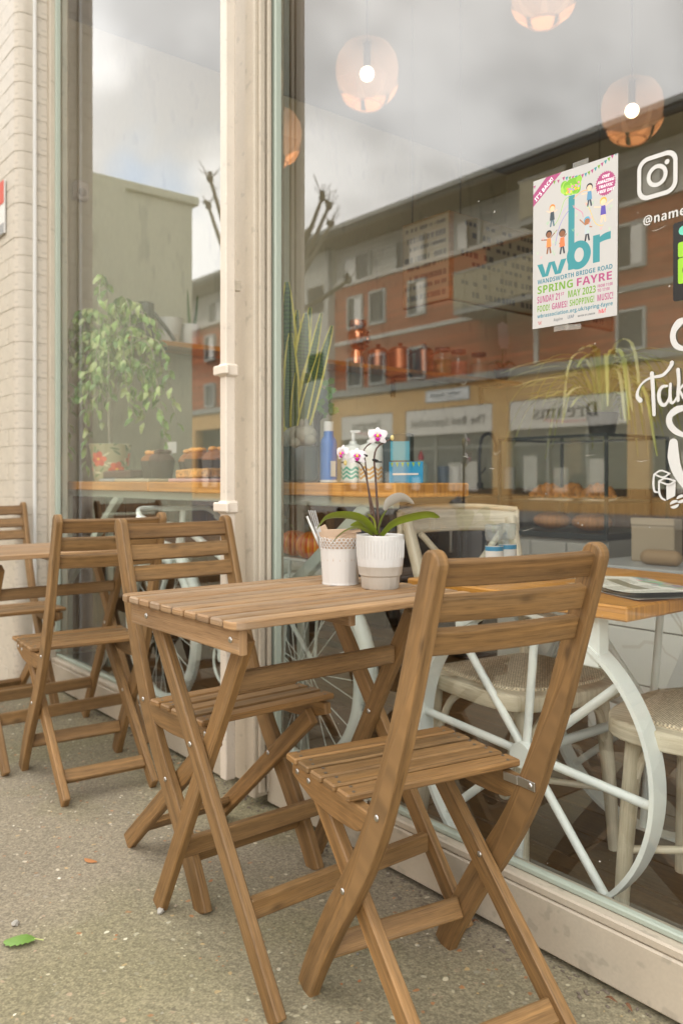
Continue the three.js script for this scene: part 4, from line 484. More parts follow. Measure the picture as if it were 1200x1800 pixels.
  const ice = thing('ice_cube_decal', 'white vinyl ice cubes and coffee beans drawn on the glass', 'decal', [0, 0, Zg]); const ln = (p) => obj('cube_outline', stroke(p, (zz += 0.0001), 30), M.vinyl, ice);
  ln([[-0.8482, 1.0103, 0.0016], [-0.8346, 1.0171, 0.0016], [-0.8168, 1.0113, 0.0016]]); ln([[-0.8168, 1.0113, 0.0016], [-0.8309, 1.0045, 0.0016], [-0.8477, 1.0098, 0.0016]]); ln([[-0.8487, 1.0098, 0.0019], [-0.8502, 0.9919, 0.0022], [-0.8477, 0.9781, 0.0022], [-0.8412, 0.9759, 0.0016]]); ln([[-0.8383, 0.9965, 0.0019], [-0.826, 1.0022, 0.0016], [-0.8056, 0.9977, 0.0016]]); ln([[-0.8056, 0.9977, 0.0016], [-0.8188, 0.9909, 0.0016], [-0.8378, 0.996, 0.0016]]); ln([[-0.8383, 0.9954, 0.0019], [-0.8378, 0.9759, 0.0022], [-0.8334, 0.9657, 0.0021], [-0.826, 0.9613, 0.0016]]);
  const q = new THREE.Shape(); q.moveTo(-0.8248, 0.9897); q.lineTo(-0.8056, 0.9954); q.lineTo(-0.8068, 0.9695); q.lineTo(-0.8241, 0.9606); obj('cube_face', new THREE.ShapeGeometry(q), M.vinyl, ice);
  for (const [bx, by] of [[-0.808, 0.9537], [-0.7949, 0.9641]]) for (const s of [1, -1]) { const e = new THREE.Shape(); e.absellipse(0, 0, 0.0092, 0.0066, s > 0 ? 0.12 : Math.PI + 0.12, s > 0 ? Math.PI - 0.12 : 2 * Math.PI - 0.12); obj('bean_half', new THREE.ShapeGeometry(e, 12).rotateZ(0.35).translate(bx, by + s * 0.0012, 0.0005), M.vinyl, ice); }
  // dust and specks stuck to the pane
  const r2 = rnd(91), d = []; for (let i = 0; i < 170; i++) { const X = -2.0 + r2() * 1.25, Y = 0.17 + Math.pow(r2(), 1.4) * 1.5, s = 0.0005 + Math.pow(r2(), 4) * 0.0013; d.push(new THREE.CircleGeometry(s, 6).scale(1, 0.6 + r2() * 1.2, 1).rotateZ(r2() * 3).translate(X, Y, Zg)); } for (let i = 0; i < 12; i++) { const X = -1.5 + r2() * 0.65, Y = 0.3 + r2() * 1.2; d.push(stroke([[X, Y, 0.0002], [X + 0.012 * r2(), Y + 0.004 * (r2() - 0.5), 0.0004], [X + 0.022 * r2() + 0.012, Y + 0.012 * (r2() - 0.3), 0.0001]], Zg, 8)); }
  tag(obj('glass_specks', d, std([0.6, 0.58, 0.52], 0.9)), 'pale specks of dust and scratches on the window glass', 'dust', null, 'stuff');
}
// ---------------------------------------------------------------- inside the cafe: window bar
{
  const o = thing('window_bar', 'long golden pine bar on mint trestles behind the glass', 'shelf', [-2.98, 0, -0.27]);
  obj('bar_plank', grain(cbox(1.13, 0.04, 0.3, 0.004)).translate(-0.755, 0.97, 0), M.pine, o); obj('bar_plank', grain(cbox(1.505, 0.04, 0.3, 0.004)).translate(0.566, 0.97, 0), M.pine, o);
  obj('bar_rail', grain(cbox(2.5, 0.032, 0.03, 0.003)).translate(0.02, 0.934, 0.1), M.mint, o);
  for (const x of [-1.2, 0.53]) { obj('trestle_leg', beam([x, 0, 0.1], [x, 0.92, 0.1], 0.04, 0.03), M.mint, o); obj('trestle_leg', beam([x, 0, -0.12], [x, 0.95, -0.12], 0.04, 0.03), M.mint, o); obj('trestle_brace', beam([x + 0.625, 0.925, 0.1], [x + 0.02, 0.49, 0.1], 0.04, 0.03), M.mint, o); }
}
{ // weeping fig
  const o = thing('weeping_fig', 'variegated weeping fig in red flowered pot on the pine bar', 'plant', [-3.89, 0.99, -0.27]);
  const [c, x] = canvas(512, 256); x.fillStyle = '#a39c78'; x.fillRect(0, 0, 512, 256); const r = rnd(12); for (let i = 0; i < 120; i++) { x.fillStyle = ['#5f7a48', '#d8d2b4', '#3f5c38'][i % 3]; x.save(); x.translate(r() * 512, r() * 256); x.rotate(r() * 6); x.beginPath(); x.ellipse(0, 0, 20, 5, 0, 0, 7); x.fill(); x.restore(); } for (let i = 0; i < 6; i++) { const X = i * 85 + 40, Y = 120 + (i % 2) * 55; for (let k = 0; k < 6; k++) { x.fillStyle = k % 2 ? '#c9402a' : '#dd5a38'; x.beginPath(); x.ellipse(X + Math.cos(k) * 20, Y + Math.sin(k) * 22, 20, 15, k, 0, 7); x.fill(); } x.fillStyle = '#f0c040'; x.beginPath(); x.arc(X, Y, 7, 0, 7); x.fill(); }
  obj('pot', latheE([[0.06, 0], [0.07, 0], [0.078, 0.01], [0.1, 0.165], [0.104, 0.185], [0.097, 0.185], [0.09, 0.16]], 36), phy(0xffffff, 0.3, { map: tex(c) }), o);
  obj('soil', cyl(0.088, 0.088, 0.01, 24).translate(0, 0.155, 0), std([0.05, 0.035, 0.025], 0.9), o);
  const bark = std([0.3, 0.26, 0.2], 0.8), trunk = obj('trunk', [tube([[0, 0.15, 0], [0.02, 0.3, 0.015], [-0.01, 0.45, 0], [0.02, 0.65, 0.01]], 0.008, 16, 7), tube([[0.02, 0.15, 0.01], [-0.01, 0.3, -0.01], [0.02, 0.45, 0.01], [0.0, 0.68, 0]], 0.008, 16, 7)], bark, o);
  const mats = [[0.2, 0.36, 0.07], [0.28, 0.44, 0.1], [0.46, 0.56, 0.22], [0.12, 0.25, 0.05]].map((k) => phy(k, 0.5, { transmission: 0.25 })), lg = [0.0115, 0.014].map((w) => blade([[0, 0, 0], [0.027, 0.006, 0], [0.056, -0.012, 0]], (t) => w * Math.pow(Math.sin(Math.PI * clamp(0.05 + t * 0.92)), 0.8), 0.3, V(0, 0, 1), 6)); let n = 0;
  const extra = [], eu = new THREE.Euler(), mt = new THREE.Matrix4(); for (let b = 0; b < 38; b++) { const a = r() * 6.28, y0 = 0.3 + r() * 0.42, L = 0.2 + r() * 0.28, ex = Math.cos(a) * L * (Math.cos(a) > 0 ? 1.3 : 1), ez = Math.max(-0.14, Math.min(0.16, Math.sin(a) * L * 0.5)), top = y0 + 0.14 + r() * 0.22, end = top - 0.12 - r() * 0.42, P = [[0.01, y0, 0], [ex * 0.35, top, ez * 0.4], [ex * 0.75, top - 0.02, ez * 0.8], [ex, end, ez]];
    obj('branch', tube(P, (t) => mix(0.004, 0.0012, t), 12, 5), bark, trunk); const cv = new THREE.CatmullRomCurve3(P.map((p) => V(...p)));
    for (let k = 0; k < 26; k++, n++) { const q = cv.getPoint(0.2 + 0.8 * (k + r()) / 26), rx = r() * 1.2 - 0.6, ry = r() * 6.28, rz = -0.5 - r() * 0.8, mi = Math.floor(r() * 4); if (k % 4 === 0 && n < 1100) { const m = obj('leaf', lg[k % 2], mats[mi], o, [q.x, q.y, q.z]); m.rotation.set(rx, ry, rz, 'YXZ'); } else { mt.makeRotationFromEuler(eu.set(rx, ry, rz, 'YXZ')).setPosition(q); (extra[mi] ??= []).push(lg[k % 2].clone().applyMatrix4(mt)); } } }
  extra.forEach((e, i) => { obj('foliage', e, mats[i], o).userData.kind = 'stuff'; });
}
{ // cakes on the bar
  const cup = std([0.05, 0.035, 0.025], 0.7), crumb = std([0.26, 0.1, 0.03], 0.8), icing = phy([0.75, 0.36, 0.1], 0.35), choc = std([0.07, 0.03, 0.018], 0.6);
  const base = lathe(Array.from({ length: 1 }, () => [0.001, 0]).concat([[0.028, 0], [0.033, 0.03], [0.038, 0.062], [0.034, 0.062], [0.001, 0.058]]), 22), lump = (s) => { const g = new THREE.SphereGeometry(0.037, 16, 10, 0, 6.2832, 0, Math.PI / 2), p = g.attributes.position; for (let i = 0; i < p.count; i++) { const k = 1 + 0.3 * (fbm(p.getX(i) * 60 + s, p.getZ(i) * 60 + p.getY(i) * 50, 8, 2) - 0.5); p.setXYZ(i, p.getX(i) * k, p.getY(i) * 0.75 * k, p.getZ(i) * k); } g.computeVertexNormals(); return g.translate(0, 0.058, 0); };
  let proto; for (const [i, [x, z, t]] of [[-3.40, -0.26, 0], [-3.26, -0.23, 1], [-3.18, -0.33, 0], [-2.98, -0.25, 0], [-2.84, -0.25, 0]].entries()) { const m = thing('muffin', ['caramel topped muffin beside the price card on the pine bar', 'plain dark chocolate muffin in black case on the pine bar', 'caramel topped muffin standing behind the chocolate muffin', 'caramel topped muffin behind the flapjack squares', 'caramel topped muffin beside the square pipe'][i], 'muffin', [x, 0.99, z], i * 1.3, 'muffins on the pine bar'); obj('paper_case', base, cup, m, undefined).scale.setScalar(1.5); obj('muffin_top', lump(i * 7), t ? choc : crumb, m).scale.setScalar(1.5); for (let k = 0; k < 3; k++) obj('topping', new THREE.IcosahedronGeometry(0.019, 1).scale(1.2, 0.6, 1).translate(Math.cos(k * 2.1) * 0.02, 0.13, Math.sin(k * 2.1) * 0.02), t ? choc : icing, m); }
  const sq = (x, z, y, col, label, k) => tag(obj(k ? 'brownie' : 'flapjack', grain(cbox(0.11, 0.034, 0.095, 0.006)), col, scene, [x, y, z], [0, 0.25, 0.06]), label, 'cake', k ? 'brownies on the pine bar' : 'flapjacks on the pine bar'); const oat = std(0xffffff, 0.9, { map: tex(paintPix([196, 146, 84], 0.6, 701), { repeat: [9, 9] }), bumpMap: paintBump, bumpScale: 0.01 }), br = std([0.09, 0.04, 0.025], 0.7, { bumpMap: paintBump, bumpScale: 0.008 });
  const bd = (x, w, col, label) => tag(obj('serving_board', cbox(w, 0.014, 0.18, 0.004), col, scene, [x, 0.997, -0.22]), label, 'board', 'serving boards on the pine bar'); bd(-2.85, 0.32, std([0.55, 0.32, 0.28], 0.5), 'pink serving board under the flapjack squares'); bd(-3.36, 0.34, std([0.45, 0.4, 0.28], 0.6), 'pale serving board under the muffins beside the brownies'); bd(-3.62, 0.16, std([0.35, 0.36, 0.36], 0.5), 'grey slate board under the brownie squares');
  sq(-2.93, -0.2, 1.024, oat, 'golden oat flapjack square at the muffin end of pink board', 0); sq(-2.81, -0.19, 1.024, oat, 'golden oat flapjack square at the pipe end of pink board', 0); sq(-3.64, -0.2, 1.024, br, 'large dark brownie square on grey slate', 1); sq(-3.53, -0.21, 1.024, br, 'nut topped brownie square next to the muffins', 1);
  const cd = thing('price_card', 'small blank white price card standing among the muffins', 'card', [-3.36, 1.004, -0.33]); obj('card', box(0.085, 0.05, 0.003, 0, 0.14, 0), M.white, cd); obj('card_stick', bar([0, 0, 0], [0, 0.13, 0], 0.002), M.steel, cd);
}
{ // snake plant, stone figure, bottles, cards
  const o = thing('snake_plant', 'tall yellow edged snake plant in dark pot on the pine bar', 'plant', [-2.29, 0.99, -0.22]), [c, x] = canvas(128, 512); x.fillStyle = '#35581f'; x.fillRect(0, 0, 128, 512); const r = rnd(41); for (let j = 0; j < 90; j++) { x.fillStyle = j % 2 ? 'rgba(24,46,20,.7)' : 'rgba(96,124,70,.35)'; x.beginPath(); const y = j * 5.8; x.moveTo(18, y); for (let k = 0; k <= 8; k++) x.lineTo(18 + k * 11.5, y + (r() - 0.5) * 5); x.lineTo(110, y + 3); x.lineTo(18, y + 3); x.fill(); } x.fillStyle = '#d6cb5a'; x.fillRect(0, 0, 20, 512); x.fillRect(108, 0, 20, 512);
  const m = phy(0xffffff, 0.4, { map: tex(c) }); obj('pot', lathe([[0.001, 0], [0.06, 0], [0.068, 0.01], [0.078, 0.14], [0.07, 0.14], [0.001, 0.12]], 32), std([0.03, 0.045, 0.042], 0.3), o);
  for (const [ex, ez, h, w, bx] of [[0.005, 0.02, 0.68, 0.046, 0], [-0.06, 0, 0.5, 0.036, -0.02], [0.06, -0.02, 0.57, 0.046, 0.02], [0.17, 0.0, 0.55, 0.024, 0.03], [0.15, -0.06, 0.52, 0.028, 0.03], [-0.1, 0.03, 0.42, 0.024, -0.03], [0.2, 0.03, 0.42, 0.02, 0.035], [0.03, -0.06, 0.6, 0.03, 0], [0.1, 0.05, 0.36, 0.02, 0.03], [-0.03, -0.05, 0.6, 0.034, -0.02], [0.04, 0.03, 0.5, 0.04, 0.01], [-0.02, 0.04, 0.46, 0.036, -0.01], [0.1, -0.03, 0.48, 0.034, 0.02]]) obj('leaf', blade([[bx, 0.1, 0], [mix(bx, ex, 0.4), 0.1 + (h - 0.1) * 0.45, ez * 0.5], [ex, h, ez]], (t) => w * Math.pow(clamp(1.02 - t), 0.42) * (0.62 + 0.5 * Math.sin(t * 2.6)), 0.3, V(0.63, 0, -0.78 + 0.5 * (r() - 0.5)), 14), m, o);
  const iv = thing('ivy_pot', 'small trailing ivy in blue grey pot behind the snake plant', 'plant', [-2.36, 0.99, -0.385]); obj('pot', lathe([[0.001, 0.25], [0.04, 0.25], [0.055, 0.33], [0.05, 0.33], [0.001, 0.31]], 24), std([0.1, 0.16, 0.16], 0.4), iv); obj('pot_stand', lathe([[0.001, 0], [0.038, 0], [0.03, 0.02], [0.012, 0.04], [0.012, 0.22], [0.035, 0.25], [0.001, 0.25]], 20), M.black, iv); const il = phy([0.1, 0.26, 0.05], 0.4), ig = new THREE.CircleGeometry(0.014, 5); for (let i = 0; i < 70; i++) { const a = r() * 6.28, d = 0.03 + r() * 0.06; const q = obj('leaf', ig, il, iv, [Math.cos(a) * d, 0.24 + r() * 0.15, Math.sin(a) * d * 0.6]); q.rotation.set(r() * 3, r() * 3, r() * 3); }
  // stone animal on dark planter
  const s = thing('stone_animal', 'weathered stone animal figure lying on a dark planter', 'ornament', [-2.21, 0.99, -0.195]), stone = std([0.34, 0.32, 0.25], 0.9, { bumpMap: paintBump, bumpScale: 0.006 }), sp = (a, b, c2, X, Y, Z) => new THREE.SphereGeometry(1, 20, 14).scale(a, b, c2).translate(X, Y, Z);
  s.scale.setScalar(1.18); obj('planter', lathe([[0.001, 0], [0.05, 0], [0.058, 0.012], [0.062, 0.1], [0.055, 0.1], [0.001, 0.09]], 28), phy([0.02, 0.04, 0.038], 0.2), s); obj('animal', [sp(0.06, 0.035, 0.042, 0, 0.125, 0), sp(0.032, 0.027, 0.03, 0.048, 0.133, 0.012), sp(0.02, 0.016, 0.016, 0.074, 0.118, 0.016), sp(0.03, 0.022, 0.02, -0.03, 0.115, 0.035), sp(0.026, 0.016, 0.016, 0.03, 0.108, 0.038), sp(0.008, 0.017, 0.006, 0.035, 0.162, 0.0), sp(0.008, 0.015, 0.006, 0.052, 0.16, 0.028), sp(0.02, 0.02, 0.02, -0.058, 0.12, 0.01)], stone, s);
  const b = thing('spray_bottle', 'slim blue bottle with white cap on the pine bar', 'bottle', [-2.12, 0.99, -0.25]); obj('bottle_body', lathe([[0.001, 0], [0.026, 0], [0.028, 0.004], [0.028, 0.125], [0.025, 0.14], [0.017, 0.152], [0.016, 0.17]], 28), phy([0.03, 0.16, 0.5], 0.25), b); obj('bottle_cap', lathe([[0.0165, 0.168], [0.0165, 0.196], [0.014, 0.2], [0.001, 0.2]], 24), M.white, b); obj('bottle_label', box(0.001, 0.05, 0.02, 0.0285, 0.045, 0.004), M.white, b); obj('bottle_base', lathe([[0.0285, 0.001], [0.0288, 0.005], [0.0285, 0.009]], 28), M.white, b);
  const [dc, dx] = canvas(256, 256); const label = (col) => { dx.fillStyle = '#e8e9e2'; dx.fillRect(0, 0, 256, 256); dx.strokeStyle = col; dx.lineWidth = 9; for (let k = 0; k < 3; k++) { dx.beginPath(); for (let i = 0; i <= 16; i++) dx.lineTo(i * 16, 200 + k * 22 - (i % 2) * 18 - 10); dx.stroke(); } dx.fillStyle = '#39443f'; for (const q of [20, 80, 140, 200]) dx.fillRect(q, 140, 34, 9); const [c3, x3] = canvas(256, 256); x3.drawImage(dc, 0, 0); return tex(c3); };
  for (const [X, col, lab] of [[-2.055, '#5fae95', 'white hand wash bottle with green zigzag next to the blue bottle'], [-1.968, '#d9a95e', 'white hand wash bottle with orange zigzag beside the dark teal box']]) { const d = thing('soap_dispenser', lab, 'bottle', [X, 0.99, -0.3], R(40), 'hand wash bottles on the pine bar'); obj('bottle_body', latheE([[0.036, 0], [0.039, 0.005], [0.039, 0.105], [0.034, 0.118], [0.013, 0.125], [0.012, 0.135]], 28), phy(0xffffff, 0.35, { map: label(col) }), d); obj('pump', [cyl(0.006, 0.006, 0.03, 10).translate(0, 0.148, 0), cbox(0.034, 0.009, 0.014, 0.002).translate(0.008, 0.165, 0)], M.white, d); }
  const tb = thing('teal_box', 'dark box with cyan label behind the hand wash bottles', 'box', [-1.915, 0.99, -0.37], R(35)); obj('box_body', cbox(0.09, 0.155, 0.05, 0.002).translate(0, 0.0775, 0), std([0.012, 0.03, 0.03], 0.4), tb); obj('box_label', box(0.06, 0.06, 0.001, 0.01, 0.1, 0.0256), std([0.02, 0.3, 0.42], 0.4), tb);
  const cs = thing('card_holder', 'bright blue card holder with green trim on the pine bar', 'card', [-1.755, 0.99, -0.25], R(8)); obj('card', cbox(0.125, 0.062, 0.004, 0.001).translate(0, 0.031, 0), std([0.0, 0.25, 0.48], 0.4), cs); for (let i = 0; i < 6; i++) obj('green_pennant', new THREE.ConeGeometry(0.006, 0.014, 3).rotateX(Math.PI).scale(1, 1, 0.15).translate(-0.05 + i * 0.02, 0.053, 0.0027), std([0.3, 0.5, 0.05], 0.5), cs); obj('text_line', box(0.095, 0.005, 0.0008, 0, 0.026, 0.0026), M.white, cs); obj('card_foot', cbox(0.125, 0.004, 0.04, 0.001).translate(0, 0.002, -0.015), M.thinGlass, cs);
}
{ // bicycle
  const o = thing('bicycle', 'mint painted old bicycle parked under the pine bar', 'bicycle', [-2.32, 0, -0.29]), m = M.bikePaint, F = (n, a, b, r) => obj(n, bar(a, b, r, 10), m, o);
  const spokeG = bar([0, 0.02, 0], [0, 0.3, 0], 0.0016, 5);
  const wheel = (x) => { const w = new THREE.Group(); w.name = 'wheel'; w.position.set(x, 0.338, 0); o.add(w); const ty = new THREE.TorusGeometry(0.314, 0.024, 12, 72); obj('tyre', ty, m, w); const knob = []; for (let i = 0; i < 110; i++) { const a = (i / 110) * 6.2832; for (const s of [-1, 1]) knob.push(box(0.009, 0.005, 0.007, 0, 0.337, s * 0.008).rotateZ(a + s * 0.014)); } obj('tyre_tread', knob, m, w).userData.kind = 'stuff'; obj('rim', lathe([[0.294, -0.012], [0.3, -0.013], [0.305, -0.01], [0.305, 0.01], [0.3, 0.013], [0.294, 0.012], [0.294, -0.012]], 72).rotateX(Math.PI / 2), m, w); obj('hub', [cyl(0.014, 0.014, 0.1, 14).rotateX(Math.PI / 2), cyl(0.03, 0.03, 0.006, 18).rotateX(Math.PI / 2).translate(0, 0, 0.03), cyl(0.03, 0.03, 0.006, 18).rotateX(Math.PI / 2).translate(0, 0, -0.03)], m, w); for (let i = 0; i < 28; i++) { const s = obj('spoke', spokeG, m, w, [0, 0, i % 2 ? 0.026 : -0.026]); s.rotation.set(i % 2 ? -0.08 : 0.08, 0, (i / 28) * 6.2832 + (i % 4 < 2 ? 0.05 : -0.05), 'ZYX'); } };
  wheel(0); wheel(-1.06);
  const BB = [-0.44, 0.29, 0], ST = [-0.30, 0.72, 0], HT = [-0.87, 0.8, 0], HB = [-0.9, 0.66, 0];
  F('frame_tube', BB, ST, 0.016); F('frame_tube', BB, HB, 0.018); F('frame_tube', [-0.33, 0.62, 0], HT, 0.015); F('frame_tube', HT, HB, 0.02);
  for (const s of [-1, 1]) { F('chain_stay', [BB[0], BB[1], s * 0.02], [0, 0.338, s * 0.06], 0.009); F('seat_stay', [-0.31, 0.68, s * 0.02], [0, 0.338, s * 0.06], 0.008); obj('fork_blade', tube([[-0.9, 0.66, s * 0.03], [-0.96, 0.5, s * 0.055], [-1.06, 0.338, s * 0.06]], 0.011, 12, 9), m, o); F('rack_strut', [-0.02, 0.35, s * 0.07], [0.02, 0.725, s * 0.065], 0.0055); F('rack_rail', [-0.28, 0.727, s * 0.06], [0.2, 0.727, s * 0.06], 0.006); }
  for (let i = 0; i < 6; i++) F('rack_slat', [-0.24 + i * 0.085, 0.727, -0.06], [-0.24 + i * 0.085, 0.727, 0.06], 0.004);
  F('seat_post', ST, [-0.28, 0.83, 0], 0.013); obj('saddle', [new THREE.SphereGeometry(1, 18, 12).scale(0.09, 0.03, 0.085).translate(-0.24, 0.85, 0), new THREE.SphereGeometry(1, 18, 12).scale(0.13, 0.024, 0.032).translate(-0.33, 0.85, 0)], m, o);
  const arc = (cx, r, a0, a1) => { const pts = []; for (let i = 0; i <= 16; i++) { const a = mix(a0, a1, i / 16); pts.push([cx + Math.cos(a) * r, 0.338 + Math.sin(a) * r, 0]); } const g = tube(pts, 0.026, 40, 8); return g; }; obj('mudguard', arc(0, 0.366, -0.1, 2.7), m, o); obj('mudguard', arc(-1.06, 0.366, 0.4, 2.4), m, o);
  F('stem', HT, [-0.86, 0.87, 0], 0.013); obj('handlebar', tube([[-0.78, 0.84, 0.235], [-0.86, 0.875, 0.2], [-0.9, 0.875, 0.06], [-0.9, 0.875, -0.06], [-0.86, 0.875, -0.11], [-0.76, 0.84, -0.125]], 0.0115, 36, 9), m, o); for (const s of [0.235, -0.125]) obj('grip', tube([[-0.7, 0.825, s], [-0.79, 0.845, s]], 0.0165, 2, 12), m, o);
  obj('head_lamp', [cyl(0.035, 0.025, 0.05, 18).rotateZ(Math.PI / 2).translate(-0.96, 0.78, 0), new THREE.SphereGeometry(0.03, 14, 10).translate(-0.935, 0.78, 0)], m, o); obj('chain_ring', [new THREE.TorusGeometry(0.085, 0.006, 8, 32).translate(...BB).translate(0, 0, 0.045), bar([BB[0], BB[1], 0.05], [BB[0] + 0.1, BB[1] - 0.12, 0.05], 0.008)], m, o); obj('pedal', cbox(0.08, 0.02, 0.06, 0.004).translate(-0.34, 0.165, 0.085), m, o); obj('chain_guard', cbox(0.46, 0.06, 0.012, 0.01).translate(-0.22, 0.33, 0.07), m, o); obj('kick_stand', bar([-0.42, 0.28, 0.04], [-0.36, 0.005, 0.13], 0.007), m, o);
  const pump = (x, z, y, s, lab) => { const g = new THREE.SphereGeometry(1, 40, 18), p = g.attributes.position; for (let i = 0; i < p.count; i++) { const a = Math.atan2(p.getZ(i), p.getX(i)), k = 1 - 0.1 * Math.pow(Math.abs(Math.cos(a * 4)), 4); p.setXYZ(i, p.getX(i) * k * s, p.getY(i) * s * 0.78, p.getZ(i) * k * s); } g.computeVertexNormals(); const q = thing('gourd', lab, 'pumpkin', [x, y, z], x * 9, 'gourds on the bicycle rack'); obj('fruit', g, orange, q); obj('stalk', tube([[0, s * 0.7, 0], [0.004, s * 0.95, 0], [0.012, s * 1.1, 0]], 0.004, 6, 6), std([0.2, 0.22, 0.08], 0.8), q); };
  const [oc, ox] = canvas(512, 64); for (let i = 0; i < 64; i++) { ox.fillStyle = i % 4 < 1 ? '#e9a531' : i % 4 < 3 ? '#dd7a22' : '#d8541c'; ox.fillRect(i * 8, 0, 8, 64); } const orange = phy(0xffffff, 0.35, { map: tex(oc) });
  pump(-2.36, -0.285, 0.777, 0.058, 'striped orange gourd nearest the mullion on the bicycle rack'); pump(-2.235, -0.265, 0.777, 0.06, 'striped orange gourd behind the mint brace on the rack'); pump(-2.18, -0.325, 0.771, 0.05, 'small orange gourd at the tail of the bicycle rack');
}
{ // cafe table on wagon wheels
  const o = thing('wheel_table', 'pine topped cafe table standing on white wagon wheels', 'table', [-1.285, 0, -0.45]), wm = phy([0.78, 0.81, 0.77], 0.35);
  obj('table_top', grain(cbox(0.66, 0.032, 0.66, 0.004)).translate(0, 0.719, 0), M.pine, o);
  for (const z of [0.28, -0.28]) { const w = new THREE.Group(); w.name = 'wagon_wheel'; w.position.set(0.03, 0.345, z); o.add(w);
    obj('rim', toCreasedNormals(lathe([[0.334, -0.025], [0.345, -0.025], [0.345, 0.025], [0.334, 0.025], [0.334, -0.025]], 96), 0.6).rotateX(Math.PI / 2), wm, w); obj('hub', [cyl(0.03, 0.03, 0.05, 20).rotateX(Math.PI / 2), new THREE.SphereGeometry(0.03, 16, 10).scale(1, 1, 0.6)], wm, w); for (let i = 0; i < 8; i++) { const a = R(-5 + i * 45); obj('spoke', bar([Math.cos(a) * 0.025, Math.sin(a) * 0.025, 0], [Math.cos(a) * 0.336, Math.sin(a) * 0.336, 0], 0.0105, 10), wm, w); }
    for (const x of [-0.19, 0.19]) obj('strut', cbox(0.045, 0.115, 0.04, 0.003).translate(x, 0.3, 0), wm, w); }
  obj('cross_bar', beam([-0.25, 0.69, -0.3], [-0.25, 0.69, 0.3], 0.025, 0.03), wm, o); obj('cross_bar', beam([0.28, 0.69, -0.3], [0.28, 0.69, 0.3], 0.025, 0.03), wm, o); obj('axle', bar([0.03, 0.345, -0.28], [0.03, 0.345, 0.28], 0.013), wm, o);
  // things on it
  for (const [x, z, lab] of [[-1.50, -0.34, 'clear glass salt grinder with blue label on the pine table'], [-1.515, -0.415, 'clear glass pepper grinder behind the salt grinder']]) { const g = thing('grinder', lab, 'grinder', [x, 0.735, z], R(50), 'grinders on the pine table'); obj('glass_body', lathe([[0.001, 0.001], [0.025, 0.001], [0.026, 0.006], [0.026, 0.085], [0.019, 0.096]], 24), M.thinGlass, g); obj('contents', cyl(0.0225, 0.0225, 0.05, 20).translate(0, 0.03, 0), std(z < -0.4 ? [0.1, 0.07, 0.05] : [0.66, 0.64, 0.6], 0.9), g); obj('grinder_cap', lathe([[0.018, 0.095], [0.024, 0.1], [0.022, 0.104], [0.025, 0.112], [0.023, 0.118], [0.026, 0.126], [0.024, 0.132], [0.026, 0.138], [0.022, 0.142], [0.001, 0.142]], 20), phy([0.8, 0.83, 0.82], 0.12, { transmission: 0.8 }), g); obj('label', new THREE.CylinderGeometry(0.0265, 0.0265, 0.056, 24, 1, true, -1.2, 2.4).translate(0, 0.056, 0), M.white, g); obj('label_band', new THREE.CylinderGeometry(0.0268, 0.0268, 0.012, 24, 1, true, -1.2, 2.4).translate(0, 0.076, 0), std([0.02, 0.22, 0.4], 0.4), g); }
  const j = thing('sugar_jar', 'low glass jar of brown sugar on the pine table', 'jar', [-1.375, 0.735, -0.37]); obj('jar_glass', lathe([[0.001, 0.001], [0.042, 0.001], [0.043, 0.005], [0.043, 0.055]], 28), M.thinGlass, j); obj('sugar', cyl(0.039, 0.039, 0.028, 24).translate(0, 0.018, 0), std([0.5, 0.33, 0.16], 0.9), j); obj('jar_lid', lathe([[0.001, 0.062], [0.044, 0.062], [0.045, 0.054], [0.043, 0.053]], 28), phy([0.5, 0.52, 0.45], 0.2, { metalness: 0.6 }), j);
  const [nc, nx] = canvas(512, 512); nx.fillStyle = '#dedacd'; nx.fillRect(0, 0, 512, 512); const r = rnd(71); nx.fillStyle = '#b4b8b6'; nx.fillRect(0, 0, 512, 120); for (let k = 0; k < 40; k++) { nx.fillStyle = `rgba(${90 + r() * 110},${100 + r() * 90},${90 + r() * 70},.5)`; nx.beginPath(); nx.ellipse(r() * 512, r() * 120, 60, 20, r() * 3, 0, 7); nx.fill(); } nx.fillStyle = '#8a8672'; for (let y = 190; y < 500; y += 11) for (let X = 12; X < 500; X += 125) nx.fillRect(X, y, 70 + r() * 44, 4); nx.fillStyle = '#8c8670'; nx.fillRect(150, 270, 200, 90);
  const n = thing('newspaper', 'folded newspaper lying on the pine table', 'newspaper', [-1.08, 0.7355, -0.36], R(-24)), np = std(0xffffff, 0.9, { map: tex(nc) }); for (let k = 0; k < 3; k++) { const g = new THREE.PlaneGeometry(0.3, 0.2, 20, 6).rotateX(-Math.PI / 2), p = g.attributes.position; for (let i = 0; i < p.count; i++) { const u = p.getX(i) / 0.3 + 0.5; p.setY(i, 0.002 + k * 0.006 + 0.02 * Math.pow(1 - Math.abs(2 * u - 0.4), 2) * (0.3 + 0.7 * (p.getZ(i) + 0.1) / 0.2) * (k ? 1 : 0.3)); } g.computeVertexNormals(); obj('page', g, np, n, [k * 0.006, 0, k * 0.004], [0, k * 0.03, 0]); }
}
